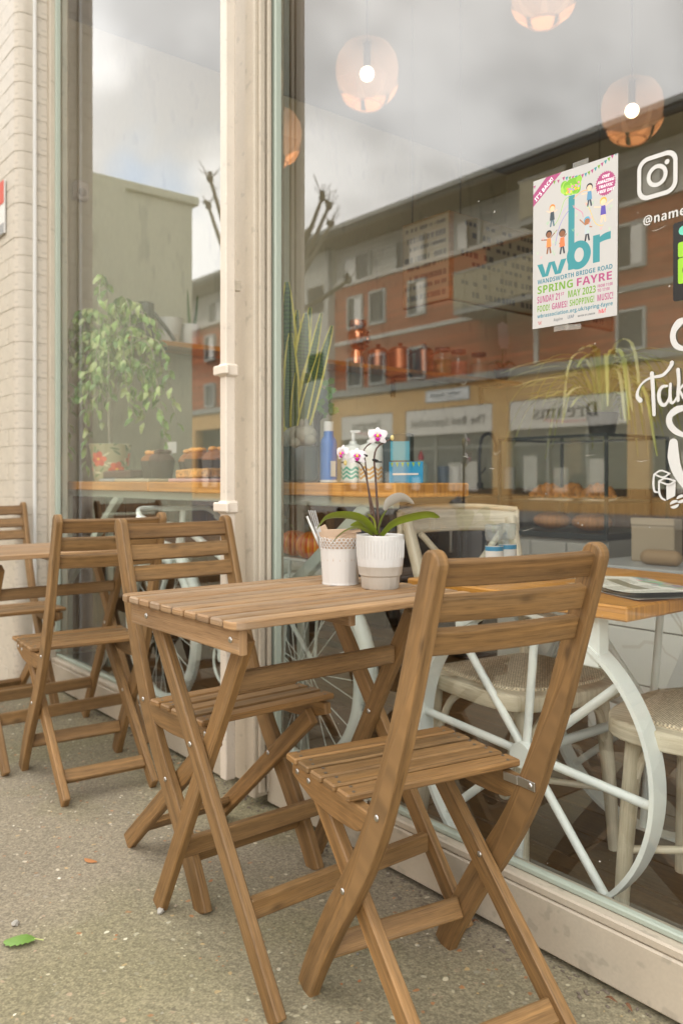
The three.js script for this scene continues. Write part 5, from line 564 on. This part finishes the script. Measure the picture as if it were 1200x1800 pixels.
{ // limed cross-back chairs
  const limeC = woodPix([176, 164, 138], [236, 227, 206], 220, 0), lime = phy(0xffffff, 0.6, { map: wmap(limeC), bumpMap: wb, bumpScale: 0.0012 }), weave = std(0xffffff, 0.85, { map: tex(pixels(128, 128, (u, v) => { const k = ((Math.floor(u * 16) + Math.floor(v * 16)) % 2 ? 1 : 0.78) * (0.9 + 0.2 * hash(Math.floor(u * 16), Math.floor(v * 16), 3)); return [222 * k, 206 * k, 178 * k]; })[0], { repeat: [14, 14] }), bumpMap: tex(pixels(128, 128, (u, v) => { const k = 128 + 100 * Math.sin(u * 50.27) * Math.sin(v * 50.27); return [k, k, k]; })[0], { srgb: false, repeat: [14, 14] }), bumpScale: 0.002 });
  const seatShape = (s) => { const h = new THREE.Shape(); h.moveTo(-0.19 * s, -0.17 * s); h.bezierCurveTo(-0.2 * s, -0.2 * s, -0.15 * s, -0.205 * s, 0, -0.215 * s); h.bezierCurveTo(0.17 * s, -0.225 * s, 0.225 * s, -0.2 * s, 0.225 * s, 0); h.bezierCurveTo(0.225 * s, 0.2 * s, 0.17 * s, 0.225 * s, 0, 0.215 * s); h.bezierCurveTo(-0.15 * s, 0.205 * s, -0.2 * s, 0.2 * s, -0.19 * s, 0.17 * s); h.closePath(); return h; };
  const make = (label, pos, turn) => { const o = thing('cross_back_chair', label, 'chair', pos, turn, 'limed wooden chairs at the pine table'), T = (n, p, r, seg = 16, mat = lime) => obj(n, tube(p, r, seg, 10), mat, o);
    obj('seat', toCreasedNormals(grain(new THREE.ExtrudeGeometry(seatShape(1), { depth: 0.026, bevelEnabled: true, bevelSize: 0.008, bevelThickness: 0.008, bevelSegments: 3, curveSegments: 10 }).rotateX(-Math.PI / 2).translate(0, 0.425, 0)), 0.7), lime, o); obj('seat_weave', grain(new THREE.ExtrudeGeometry(seatShape(0.82), { depth: 0.004, bevelEnabled: true, bevelSize: 0.006, bevelThickness: 0.004, bevelSegments: 2 }).rotateX(-Math.PI / 2).translate(0, 0.459, 0)), weave, o);
    for (const s of [-1, 1]) { T('leg', [[0.15, 0.43, s * 0.14], [0.165, 0.2, s * 0.155], [0.175, 0.0, s * 0.165]], (t) => mix(0.021, 0.016, t)); T('back_post', [[-0.25, 0.0, s * 0.165], [-0.19, 0.25, s * 0.165], [-0.165, 0.46, s * 0.17], [-0.2, 0.66, s * 0.185], [-0.265, 0.87, s * 0.2]], 0.0185, 26); T('hoop', [[0.16, 0.27, s * 0.15], [0.12, 0.385, s * 0.145], [0, 0.42, s * 0.14], [-0.11, 0.385, s * 0.15], [-0.175, 0.26, s * 0.16]], 0.0105, 22); T('cross_strap', [[-0.185, 0.58, s * 0.17], [-0.24, 0.68, 0], [-0.255, 0.83, -s * 0.16]].map(([a, b, c]) => [a - 0.004 * s, b, c]), 0.0095, 20); }
    T('hoop', [[0.16, 0.27, -0.15], [0.175, 0.385, -0.1], [0.18, 0.42, 0], [0.175, 0.385, 0.1], [0.16, 0.27, 0.15]], 0.0105, 22); T('stretcher', [[0.165, 0.16, -0.155], [-0.22, 0.17, 0.165]], 0.009, 4);
    const tr = blade([[-0.255, 0.86, -0.225], [-0.3, 0.87, -0.1], [-0.305, 0.87, 0.1], [-0.255, 0.86, 0.225]], () => 0.034, 0, V(-0.25, 1, 0), 20); const b2 = tr.clone().translate(-0.016, 0.001, 0), ends = tube([[-0.263, 0.894, -0.225], [-0.308, 0.904, -0.1], [-0.313, 0.904, 0.1], [-0.263, 0.894, 0.225]], 0.0085, 20, 8), low = tube([[-0.263, 0.827, -0.225], [-0.298, 0.837, -0.1], [-0.303, 0.837, 0.1], [-0.263, 0.827, 0.225]], 0.0085, 20, 8); const e3 = [-1, 1].map((s) => bar([-0.262, 0.827, s * 0.225], [-0.264, 0.894, s * 0.225], 0.0085)); obj('top_rail', grain(merge([tr, b2, ends, low, ...e3]), 'z'), lime, o); return o; };
  make('limed cross-back chair tucked under the grinder end of pine table', [-1.45, 0.012, -0.40], R(-8)); make('limed cross-back chair drawn up at the newspaper end of pine table', [-0.885, 0.012, -0.415], R(186));
}
// ---------------------------------------------------------------- deeper inside: shelf along the wall, counters, display case, lamps
{
  const sh = thing('wall_shelf', 'long pine shelf fixed along the pale side wall', 'shelf', [-4.52, 1.8, -2.35]); obj('shelf_board', grain(cbox(0.25, 0.03, 3.5, 0.003), 'z'), M.pine, sh); for (const z of [1.5, 0.5, -0.5, -1.5]) obj('shelf_bracket', [box(0.2, 0.02, 0.03, -0.02, -0.025, z), box(0.02, 0.16, 0.03, -0.115, -0.09, z)], M.black, sh);
  const Y = 1.815, slate = std([0.07, 0.075, 0.075], 0.5), copper = phy([0.42, 0.18, 0.1], 0.38, { metalness: 1 }), bright = phy([0.72, 0.32, 0.18], 0.22, { metalness: 1 }), white = M.white, green = phy([0.1, 0.2, 0.06], 0.45);
  const can = thing('watering_can', 'tall slim dark watering can on the wall shelf', 'watering can', [-4.5, Y, -0.75]); obj('can_body', lathe([[0.001, 0], [0.052, 0], [0.052, 0.22], [0.048, 0.225], [0.048, 0.2], [0.001, 0.2]], 28), slate, can); obj('spout', tube([[0.03, 0.14, -0.035], [0.05, 0.06, -0.1], [0.06, -0.02, -0.16]].map(([a, b, c]) => [a, b + 0.03, c]), 0.012, 10, 8), slate, can);
  const p1 = thing('white_pot', 'wide ribbed white plant pot on the wall shelf', 'pot', [-4.5, Y, -0.91]); obj('pot', lathe([[0.001, 0], [0.055, 0], [0.075, 0.145], [0.08, 0.15], [0.072, 0.15], [0.001, 0.13]], 28), white, p1); obj('pot_ring', lathe([[0.066, 0.05], [0.069, 0.055], [0.067, 0.06]], 28), white, p1); const r = rnd(17); for (let i = 0; i < 24; i++) { const q = obj('succulent_leaf', blade([[0, 0, 0], [0.015, 0.012, 0], [0.03, 0.01, 0]], (t) => 0.006 * Math.sin(Math.PI * (0.1 + 0.85 * t)), 0.4), green, p1, [(r() - 0.5) * 0.09, 0.145, (r() - 0.5) * 0.09]); q.rotation.y = r() * 6; }
  const p2 = thing('small_snake_plant', 'small dark snake plant in white pot on the wall shelf', 'plant', [-4.5, Y, -1.045]); obj('pot', lathe([[0.001, 0], [0.052, 0], [0.058, 0.13], [0.05, 0.13], [0.001, 0.11]], 28), white, p2); for (const [x, z, h] of [[0.02, 0.03, 0.34], [0, -0.05, 0.32], [-0.02, 0.0, 0.22], [0.03, -0.02, 0.19]]) obj('leaf', blade([[x * 0.3, 0.1, z * 0.3], [x * 0.5, h * 0.6, z * 0.7], [x, h, z]], (t) => 0.02 * Math.pow(clamp(1.02 - t), 0.5), 0.4, V(0.4, 0, 0.9), 10), green, p2);
  // copper head planter and pans
  const hd = thing('head_vase', 'polished copper head shaped vase on the wall shelf', 'vase', [-4.47, Y, -2.36], R(55)), S = (a, b, c, X, Yy, Z) => new THREE.SphereGeometry(1, 22, 16).scale(a, b, c).translate(X, Yy, Z); obj('face', [S(0.055, 0.085, 0.07, 0, 0.16, 0), S(0.014, 0.025, 0.018, 0.056, 0.145, 0), S(0.02, 0.008, 0.022, 0.045, 0.105, 0), S(0.04, 0.03, 0.04, 0.008, 0.1, 0), S(0.02, 0.012, 0.018, 0.042, 0.178, 0.025), S(0.02, 0.012, 0.018, 0.042, 0.178, -0.025), cyl(0.032, 0.045, 0.08, 18).translate(-0.005, 0.04, 0), cyl(0.045, 0.05, 0.03, 20).translate(0, 0.235, 0)], bright, hd); hd.scale.setScalar(1.25);
  for (const [z, rr, h, lab] of [[-2.58, 0.075, 0.12, 'squat copper pan next to the copper head'], [-2.8, 0.09, 0.15, 'large lidded copper pan on the wall shelf'], [-3.05, 0.07, 0.17, 'tall copper pot on the wall shelf before the jars']]) { const p = thing('copper_pan', lab, 'pan', [-4.5, Y, z], 0, 'copper pans on the wall shelf'); obj('pan', lathe([[0.001, 0], [rr, 0], [rr * 1.03, 0.01], [rr, h], [rr * 0.96, h], [0.001, h * 0.9]], 28), copper, p); obj('pan_lid', lathe([[rr, h], [rr * 0.7, h + 0.02], [0.015, h + 0.03], [0.02, h + 0.05], [0.001, h + 0.055]], 24), copper, p); obj('pan_handle', bar([rr, h * 0.7, 0], [rr + 0.1, h * 0.8, 0.02], 0.007), copper, p); }
  for (const [z, col, lab] of [[-3.42, [0.6, 0.26, 0.2], 'glass storage jar with pink contents on the wall shelf'], [-3.66, [0.5, 0.46, 0.36], 'glass storage jar with pale contents next to the pink one'], [-3.24, [0.4, 0.3, 0.12], 'small amber storage jar beside the copper pot']]) { const j = thing('storage_jar', lab, 'jar', [-4.49, Y, z], 0, 'storage jars on the wall shelf'); obj('jar_glass', lathe([[0.001, 0.002], [0.07, 0.002], [0.073, 0.01], [0.073, 0.16], [0.055, 0.18]], 24), M.thinGlass, j); obj('contents', cyl(0.066, 0.066, 0.11, 20).translate(0, 0.06, 0), std(col, 0.9), j); obj('jar_lid', cyl(0.06, 0.06, 0.03, 20).translate(0, 0.196, 0), slate, j); }
  const wo = thing('white_orchid', 'white orchid in dark pot at the far end of wall shelf', 'plant', [-4.47, Y, -3.92]); obj('pot', lathe([[0.001, 0], [0.05, 0], [0.065, 0.1], [0.058, 0.1], [0.001, 0.09]], 24), std([0.05, 0.01, 0.015], 0.4), wo); for (const a of [0, 1.3, 2.5, 3.9, 5.1]) obj('leaf', blade([[0, 0.1, 0], [Math.cos(a) * 0.07, 0.16, Math.sin(a) * 0.07], [Math.cos(a) * 0.14, 0.13, Math.sin(a) * 0.14]], (t) => 0.022 * Math.sin(Math.PI * (0.1 + 0.88 * t)), 0.3, V(-Math.sin(a), 0, Math.cos(a)), 8), green, wo); obj('stem', tube([[0, 0.1, 0], [0.02, 0.3, 0.01], [0.05, 0.4, 0.04]], 0.004, 10, 6), green, wo); for (let i = 0; i < 7; i++) obj('flower', [0, 1, 2, 3, 4].map((k) => new THREE.CircleGeometry(0.024, 10).scale(0.8, 1, 1).translate(0, 0.022, 0).rotateZ(k * 1.257)).map((g) => g.rotateX(-0.3).rotateY(0.9).translate(0.03 + i * 0.008, 0.3 + i * 0.022, 0.01 + i * 0.012)), white, wo);
  // back counter with tap and bottles
  const bc = thing('back_counter', 'low dark wood counter along the pale side wall', 'counter', [-4.33, 0, -3.2]); obj('counter_top', grain(cbox(0.62, 0.045, 1.9, 0.004), 'z').translate(0, 0.905, 0), M.chairWood, bc); for (let i = 0; i < 3; i++) obj('cabinet_door', cbox(0.02, 0.78, 0.6, 0.004).translate(0.29, 0.47, -0.62 + i * 0.62), std([0.1, 0.1, 0.09], 0.6), bc); obj('carcass', box(0.56, 0.86, 1.86, -0.01, 0.45, 0), M.black, bc);
  const tp = thing('swan_tap', 'black swan neck tap on the back counter', 'tap', [-4.25, 0.928, -3.4]); obj('tap_neck', tube([[0, 0, 0], [0, 0.3, 0], [0.03, 0.4, 0], [0.1, 0.42, 0], [0.15, 0.36, 0], [0.155, 0.28, 0]], 0.013, 30, 10), M.black, tp); obj('tap_base', cyl(0.025, 0.03, 0.05, 16).translate(0, 0.025, 0), M.black, tp); obj('tap_lever', bar([0.02, 0.12, 0], [0.08, 0.16, 0.03], 0.006), M.black, tp);
  const wb2 = thing('washing_up_bottle', 'pale green bottle with red cap on the back counter', 'bottle', [-4.2, 0.928, -2.72]); obj('bottle_body', lathe([[0.001, 0], [0.05, 0], [0.052, 0.01], [0.05, 0.17], [0.03, 0.2], [0.02, 0.21]], 24), std([0.4, 0.5, 0.42], 0.4), wb2); obj('bottle_cap', lathe([[0.022, 0.21], [0.02, 0.24], [0.008, 0.27], [0.001, 0.28]], 18), std([0.45, 0.02, 0.02], 0.4), wb2);
  for (const [z, c, lab] of [[-3.0, [0.16, 0.2, 0.24], 'blue grey coffee tin on the back counter'], [-3.12, [0.5, 0.48, 0.42], 'cream tin beside the blue grey tin'], [-3.75, [0.55, 0.57, 0.55], 'white jug behind the swan tap']]) { const q = thing('counter_tin', lab, 'tin', [-4.25, 0.928, z]); obj('tin', cyl(0.045, 0.045, 0.15, 20).translate(0, 0.075, 0), std(c, 0.4), q); obj('tin_lid', cyl(0.047, 0.047, 0.02, 20).translate(0, 0.16, 0), std(c, 0.3), q); }
}
{ // display case on its cabinet
  const o = thing('display_case', 'glass cake display case with dark edges on a pale cabinet', 'display case', [-2.56, 0, -2.28]), W = 0.66, D = 0.56, edge = std([0.02, 0.03, 0.028], 0.4);
  for (let i = 0; i < 3; i++) obj('cabinet_panel', cbox(W / 3 - 0.008, 0.66, 0.02, 0.003).translate(-W / 3 + i * (W / 3), 0.36, D / 2), std([0.4, 0.39, 0.34], 0.6), o); obj('cabinet', box(W - 0.01, 0.7, D - 0.03, 0, 0.36, -0.01), std([0.34, 0.33, 0.28], 0.6), o); obj('case_floor', cbox(W, 0.03, D, 0.004).translate(0, 0.725, 0), edge, o);
  for (const [sx, sz] of [[-1, -1], [-1, 1], [1, -1], [1, 1]]) obj('edge_bar', box(0.014, 0.47, 0.014, sx * (W / 2 - 0.007), 0.975, sz * (D / 2 - 0.007)), edge, o); for (const sz of [-1, 1]) obj('edge_bar', box(W, 0.014, 0.014, 0, 1.213, sz * (D / 2 - 0.007)), edge, o); for (const sx of [-1, 1]) obj('edge_bar', box(0.014, 0.014, D - 0.03, sx * (W / 2 - 0.007), 1.213, 0), edge, o);
  obj('case_glass', new THREE.PlaneGeometry(W - 0.03, 0.45).translate(0, 0.975, D / 2 - 0.004), M.thinGlass, o); obj('case_glass', new THREE.PlaneGeometry(D - 0.03, 0.45).rotateY(Math.PI / 2).translate(W / 2 - 0.004, 0.975, 0), M.thinGlass, o); obj('case_top', box(W - 0.03, 0.008, D - 0.03, 0, 1.216, 0), M.thinGlass, o); obj('case_shelf', box(W - 0.03, 0.012, D - 0.05, 0, 0.89, 0), edge, o);
  const crust = std(0xffffff, 0.7, { map: tex(paintPix([190, 122, 56], 0.7, 721), { repeat: [12, 12] }), bumpMap: paintBump, bumpScale: 0.01 }), paper = std([0.7, 0.69, 0.66], 0.8);
  for (const [x, z, a, lab] of [[-2.66, -2.12, 0.3, 'golden croissant on white paper deep in the glass case'], [-2.5, -2.1, -0.2, 'golden croissant in the middle of the glass case'], [-2.36, -2.13, 0.4, 'golden croissant by the corner edge of glass case']]) { const c = thing('croissant', lab, 'pastry', [x, 0.898, z], a, 'croissants in the display case'); obj('pastry', tube([[-0.085, 0.02, 0.03], [-0.045, 0.04, -0.005], [0, 0.048, -0.015], [0.045, 0.04, -0.005], [0.085, 0.02, 0.03]], (t) => 0.008 + 0.034 * Math.sin(Math.PI * t) * (0.85 + 0.15 * Math.sin(t * 44)), 40, 12), crust, c); obj('paper', blade([[-0.1, 0.0, 0], [-0.03, 0.006, 0.01], [0.04, 0.003, 0], [0.1, 0.014, 0.01]], () => 0.06, 0.12, V(0, 0, 1), 10), paper, c); }
  for (const [x, lab] of [[-2.66, 'wrapped loaf at the cabinet end of case floor'], [-2.42, 'wrapped loaf by the corner of case floor']]) tag(obj('wrapped_loaf', new THREE.SphereGeometry(1, 22, 14).scale(0.11, 0.045, 0.07).translate(0, 0.045, 0), crust, scene, [x, 0.742, -2.16]), lab, 'bread', 'loaves in the display case');
  // spider plant on top
  const s = thing('spider_plant', 'arching yellow green spider plant on top of the display case', 'plant', [-2.36, 1.222, -2.16]), r = rnd(19), mats = [[0.62, 0.63, 0.18], [0.5, 0.56, 0.14], [0.74, 0.73, 0.36]].map((k) => phy(k, 0.5, { transmission: 0.2 })); obj('pot', lathe([[0.001, 0], [0.06, 0], [0.08, 0.11], [0.07, 0.11], [0.001, 0.1]], 24), std([0.06, 0.06, 0.05], 0.4), s);
  for (let i = 0; i < 110; i++) { const a = r() * 6.28, L = 0.2 + r() * 0.34, h = 0.1 + Math.pow(r(), 1.6) * 0.3, dr = r() < 0.4 ? 0.1 + r() * 0.24 : r() * 0.06; obj('leaf', blade([[Math.cos(a) * 0.02, 0.1, Math.sin(a) * 0.02], [Math.cos(a) * L * 0.35, 0.1 + h * 0.85, Math.sin(a) * L * 0.35], [Math.cos(a) * L * 0.75, 0.1 + h * 0.8, Math.sin(a) * L * 0.75], [Math.cos(a) * L, 0.1 + h * 0.8 - dr, Math.sin(a) * L]], (t) => 0.0135 * Math.pow(clamp(1.02 - t), 0.5) * (0.5 + t), 0.3, V(-Math.sin(a), 0, Math.cos(a)), 12), mats[i % 3], s); }
}
{ // low tiled counter
  const o = thing('tiled_counter', 'low counter faced with large white marbled tiles', 'counter', [-0.75, 0, -1.62]); const [c, x] = canvas(512, 512); x.fillStyle = '#d9d8d0'; x.fillRect(0, 0, 512, 512); const r = rnd(23); for (let k = 0; k < 26; k++) { x.strokeStyle = `rgba(150,135,112,${0.1 + r() * 0.25})`; x.lineWidth = 2 + r() * 9; x.beginPath(); let X = r() * 512, Y = r() * 512; x.moveTo(X, Y); for (let i = 0; i < 8; i++) { X += (r() - 0.4) * 70; Y += (r() - 0.3) * 70; x.lineTo(X, Y); } x.stroke(); } const tile = phy(0xffffff, 0.3, { map: tex(c) });
  obj('core', box(2.38, 0.64, 0.4, 0, 0.32, -0.02), std([0.2, 0.2, 0.18], 0.9), o); const g = [0, 1, 2].map(() => grain(cbox(0.292, 0.206, 0.014, 0.002))); for (let i = 0; i < 8; i++) for (let j = 0; j < 3; j++) obj('tile', g[(i + j) % 3], tile, o, [-1.045 + i * 0.298, 0.115 + j * 0.212, 0.188]); for (let j = 0; j < 3; j++) obj('tile', g[j], tile, o, [-1.198, 0.115 + j * 0.212, 0.0], [0, Math.PI / 2, 0]); obj('counter_top', cbox(2.44, 0.03, 0.46, 0.004).translate(0, 0.656, 0), std([0.42, 0.43, 0.41], 0.35), o);
  const kraft = std([0.36, 0.29, 0.19], 0.85), fl = std([0.3, 0.2, 0.1], 0.7); for (const [x2, z, h, lab] of [[-1.78, -1.66, 0.17, 'brown paper bag on the end of tiled counter'], [-1.5, -1.7, 0.2, 'taller brown paper bag behind the wrapped sandwiches']]) { const b = thing('paper_bag', lab, 'bag', [x2, 0.671, z], 0.2, 'paper bags on the tiled counter'); obj('bag', grain(cbox(0.17, h, 0.1, 0.004).translate(0, h / 2, 0)), kraft, b); obj('bag_fold', cbox(0.172, 0.03, 0.03, 0.003).translate(0, h - 0.01, 0.04), kraft, b); }
  for (const [x2, lab] of [[-1.68, 'wrapped brown sandwich next to the paper bag'], [-1.42, 'wrapped brown sandwich beside the taller paper bag']]) tag(obj('wrapped_sandwich', new THREE.CapsuleGeometry(0.03, 0.1, 6, 14).rotateZ(Math.PI / 2).translate(0, 0.03, 0), fl, scene, [x2, 0.671, -1.52], [0, 0.15, 0]), lab, 'sandwich', 'sandwiches on the tiled counter');
  const f = thing('black_fridge', 'black under counter fridge beyond the cross-back chair', 'fridge', [-3.35, 0, -2.2]); obj('fridge_body', cbox(0.55, 0.88, 0.5, 0.008).translate(0, 0.46, 0), std([0.015, 0.016, 0.017], 0.35), f); obj('fridge_door', cbox(0.5, 0.78, 0.02, 0.006).translate(0, 0.47, 0.262), std([0.02, 0.02, 0.022], 0.25), f); obj('fridge_handle', bar([0.2, 0.6, 0.285], [0.2, 0.8, 0.285], 0.008), M.steel, f); obj('fridge_foot', box(0.4, 0.03, 0.4, 0, 0.012, 0), M.black, f);
}
{ const q = thing('wall_sensor', 'small white sensor box high on the pale side wall', 'sensor', [-4.625, 2.66, -0.41]); obj('sensor_body', cbox(0.05, 0.11, 0.085, 0.012), M.white, q); obj('sensor_lens', new THREE.SphereGeometry(0.025, 14, 8).scale(0.5, 1, 1).translate(0.025, -0.015, 0), std([0.4, 0.4, 0.38], 0.3), q); }
{ // hanging menu boards
  const [c, x] = canvas(1024, 512), r = rnd(29); x.fillStyle = '#7d765f'; x.fillRect(0, 0, 1024, 512); for (let y = 0; y < 512; y += 20) { x.fillStyle = 'rgba(80,70,50,.16)'; x.fillRect(0, y, 1024, 2); } x.fillStyle = '#26241f'; for (let k = 0; k < 8; k++) for (let X = 40 + (k % 3) * 60; X < 960;) { const w = 16 + r() * 20; if (r() > 0.24) x.fillRect(X, 30 + k * 60, w * 0.7, 24 + (k % 2) * 10); X += w; }
  const m = std(0xffffff, 0.7, { map: tex(c, { wrap: false }) }), o = thing('menu_board', 'hanging menu boards with rows of dark letters above the counter', 'menu board', [-3.05, 2.2, -1.8]);
  obj('board_frame', box(0.36, 0.47, 0.03, -0.18, 0, -0.015), M.chairWood, o); obj('board_frame', box(0.03, 0.47, 1.5, -0.015, 0, -0.78), M.chairWood, o); obj('letter_panel', new THREE.PlaneGeometry(0.35, 0.46).translate(-0.18, 0, 0.003), m, o); obj('letter_panel', new THREE.PlaneGeometry(1.48, 0.46).rotateY(Math.PI / 2).translate(0.003, 0, -0.77), m, o); for (const [a, b] of [[-0.3, -0.015], [-0.015, -0.1], [-0.015, -1.4]]) obj('hanging_wire', bar([a, 0.23, b], [a, 1.46, b], 0.003), M.black, o);
}
{ // pendant lamps, lit
  const shadeM = phy([0.46, 0.33, 0.27], 0.9, { transparent: true, opacity: 0.13 }), cutM = phy([0.5, 0.28, 0.16], 0.9, { transparent: true, opacity: 0.3 }), bulbM = new THREE.MeshStandardMaterial({ color: 0xffffff, emissive: lin(1, 0.78, 0.5), emissiveIntensity: 2.4 });
  for (const [x, y, z, s, lab] of [[-3.179, 3.065, -1.331, 1.05, 'lit amber lantern pendant over the window end of the room'], [-2.385, 2.922, -2.467, 1.02, 'lit amber lantern pendant above the display case'], [-2.24, 3.14, -1.536, 0.95, 'lit amber lantern pendant above the tiled counter'], [-3.31, 2.663, -0.855, 0.85, 'low amber lantern pendant close behind the mullion']]) {
    const o = thing('pendant_lamp', lab, 'lamp', [x, y, z], x * 3, 'amber pendant lamps'); o.scale.setScalar(s);
    obj('shade', lathe([[0.02, 0.16], [0.07, 0.152], [0.115, 0.125], [0.143, 0.08], [0.152, 0.03], [0.15, -0.01], [0.142, -0.05]], 40), shadeM, o);
    for (let k = 0; k < 7; k++) { const a = (k / 7) * 6.2832; obj('shade_petal', blade([[0.142, -0.048, 0], [0.132, -0.085, 0], [0.108, -0.125, 0], [0.07, -0.15, 0]].map(([d, h]) => [Math.cos(a) * d, h, Math.sin(a) * d]), (t) => 0.052 * Math.pow(Math.cos(t * 1.45), 0.8) + 0.004, 0, V(-Math.sin(a), 0, Math.cos(a)), 10), cutM, o); }
    obj('shade_ring', new THREE.TorusGeometry(0.07, 0.006, 8, 30).rotateX(Math.PI / 2).translate(0, -0.152, 0), cutM, o); obj('light_bulb', new THREE.SphereGeometry(0.034, 18, 14), bulbM, o); obj('bulb_socket', cyl(0.018, 0.018, 0.12, 12).translate(0, 0.09, 0), M.black, o); obj('flex', bar([0, 0.15, 0], [0, (3.66 - y) / s, 0], 0.004), M.black, o);
    const l = new THREE.PointLight(0xffd0a0, 0.09, 0, 2); l.position.set(0, 0, 0); l.castShadow = true; o.add(l);
  }
}
renderer.render(scene, camera);
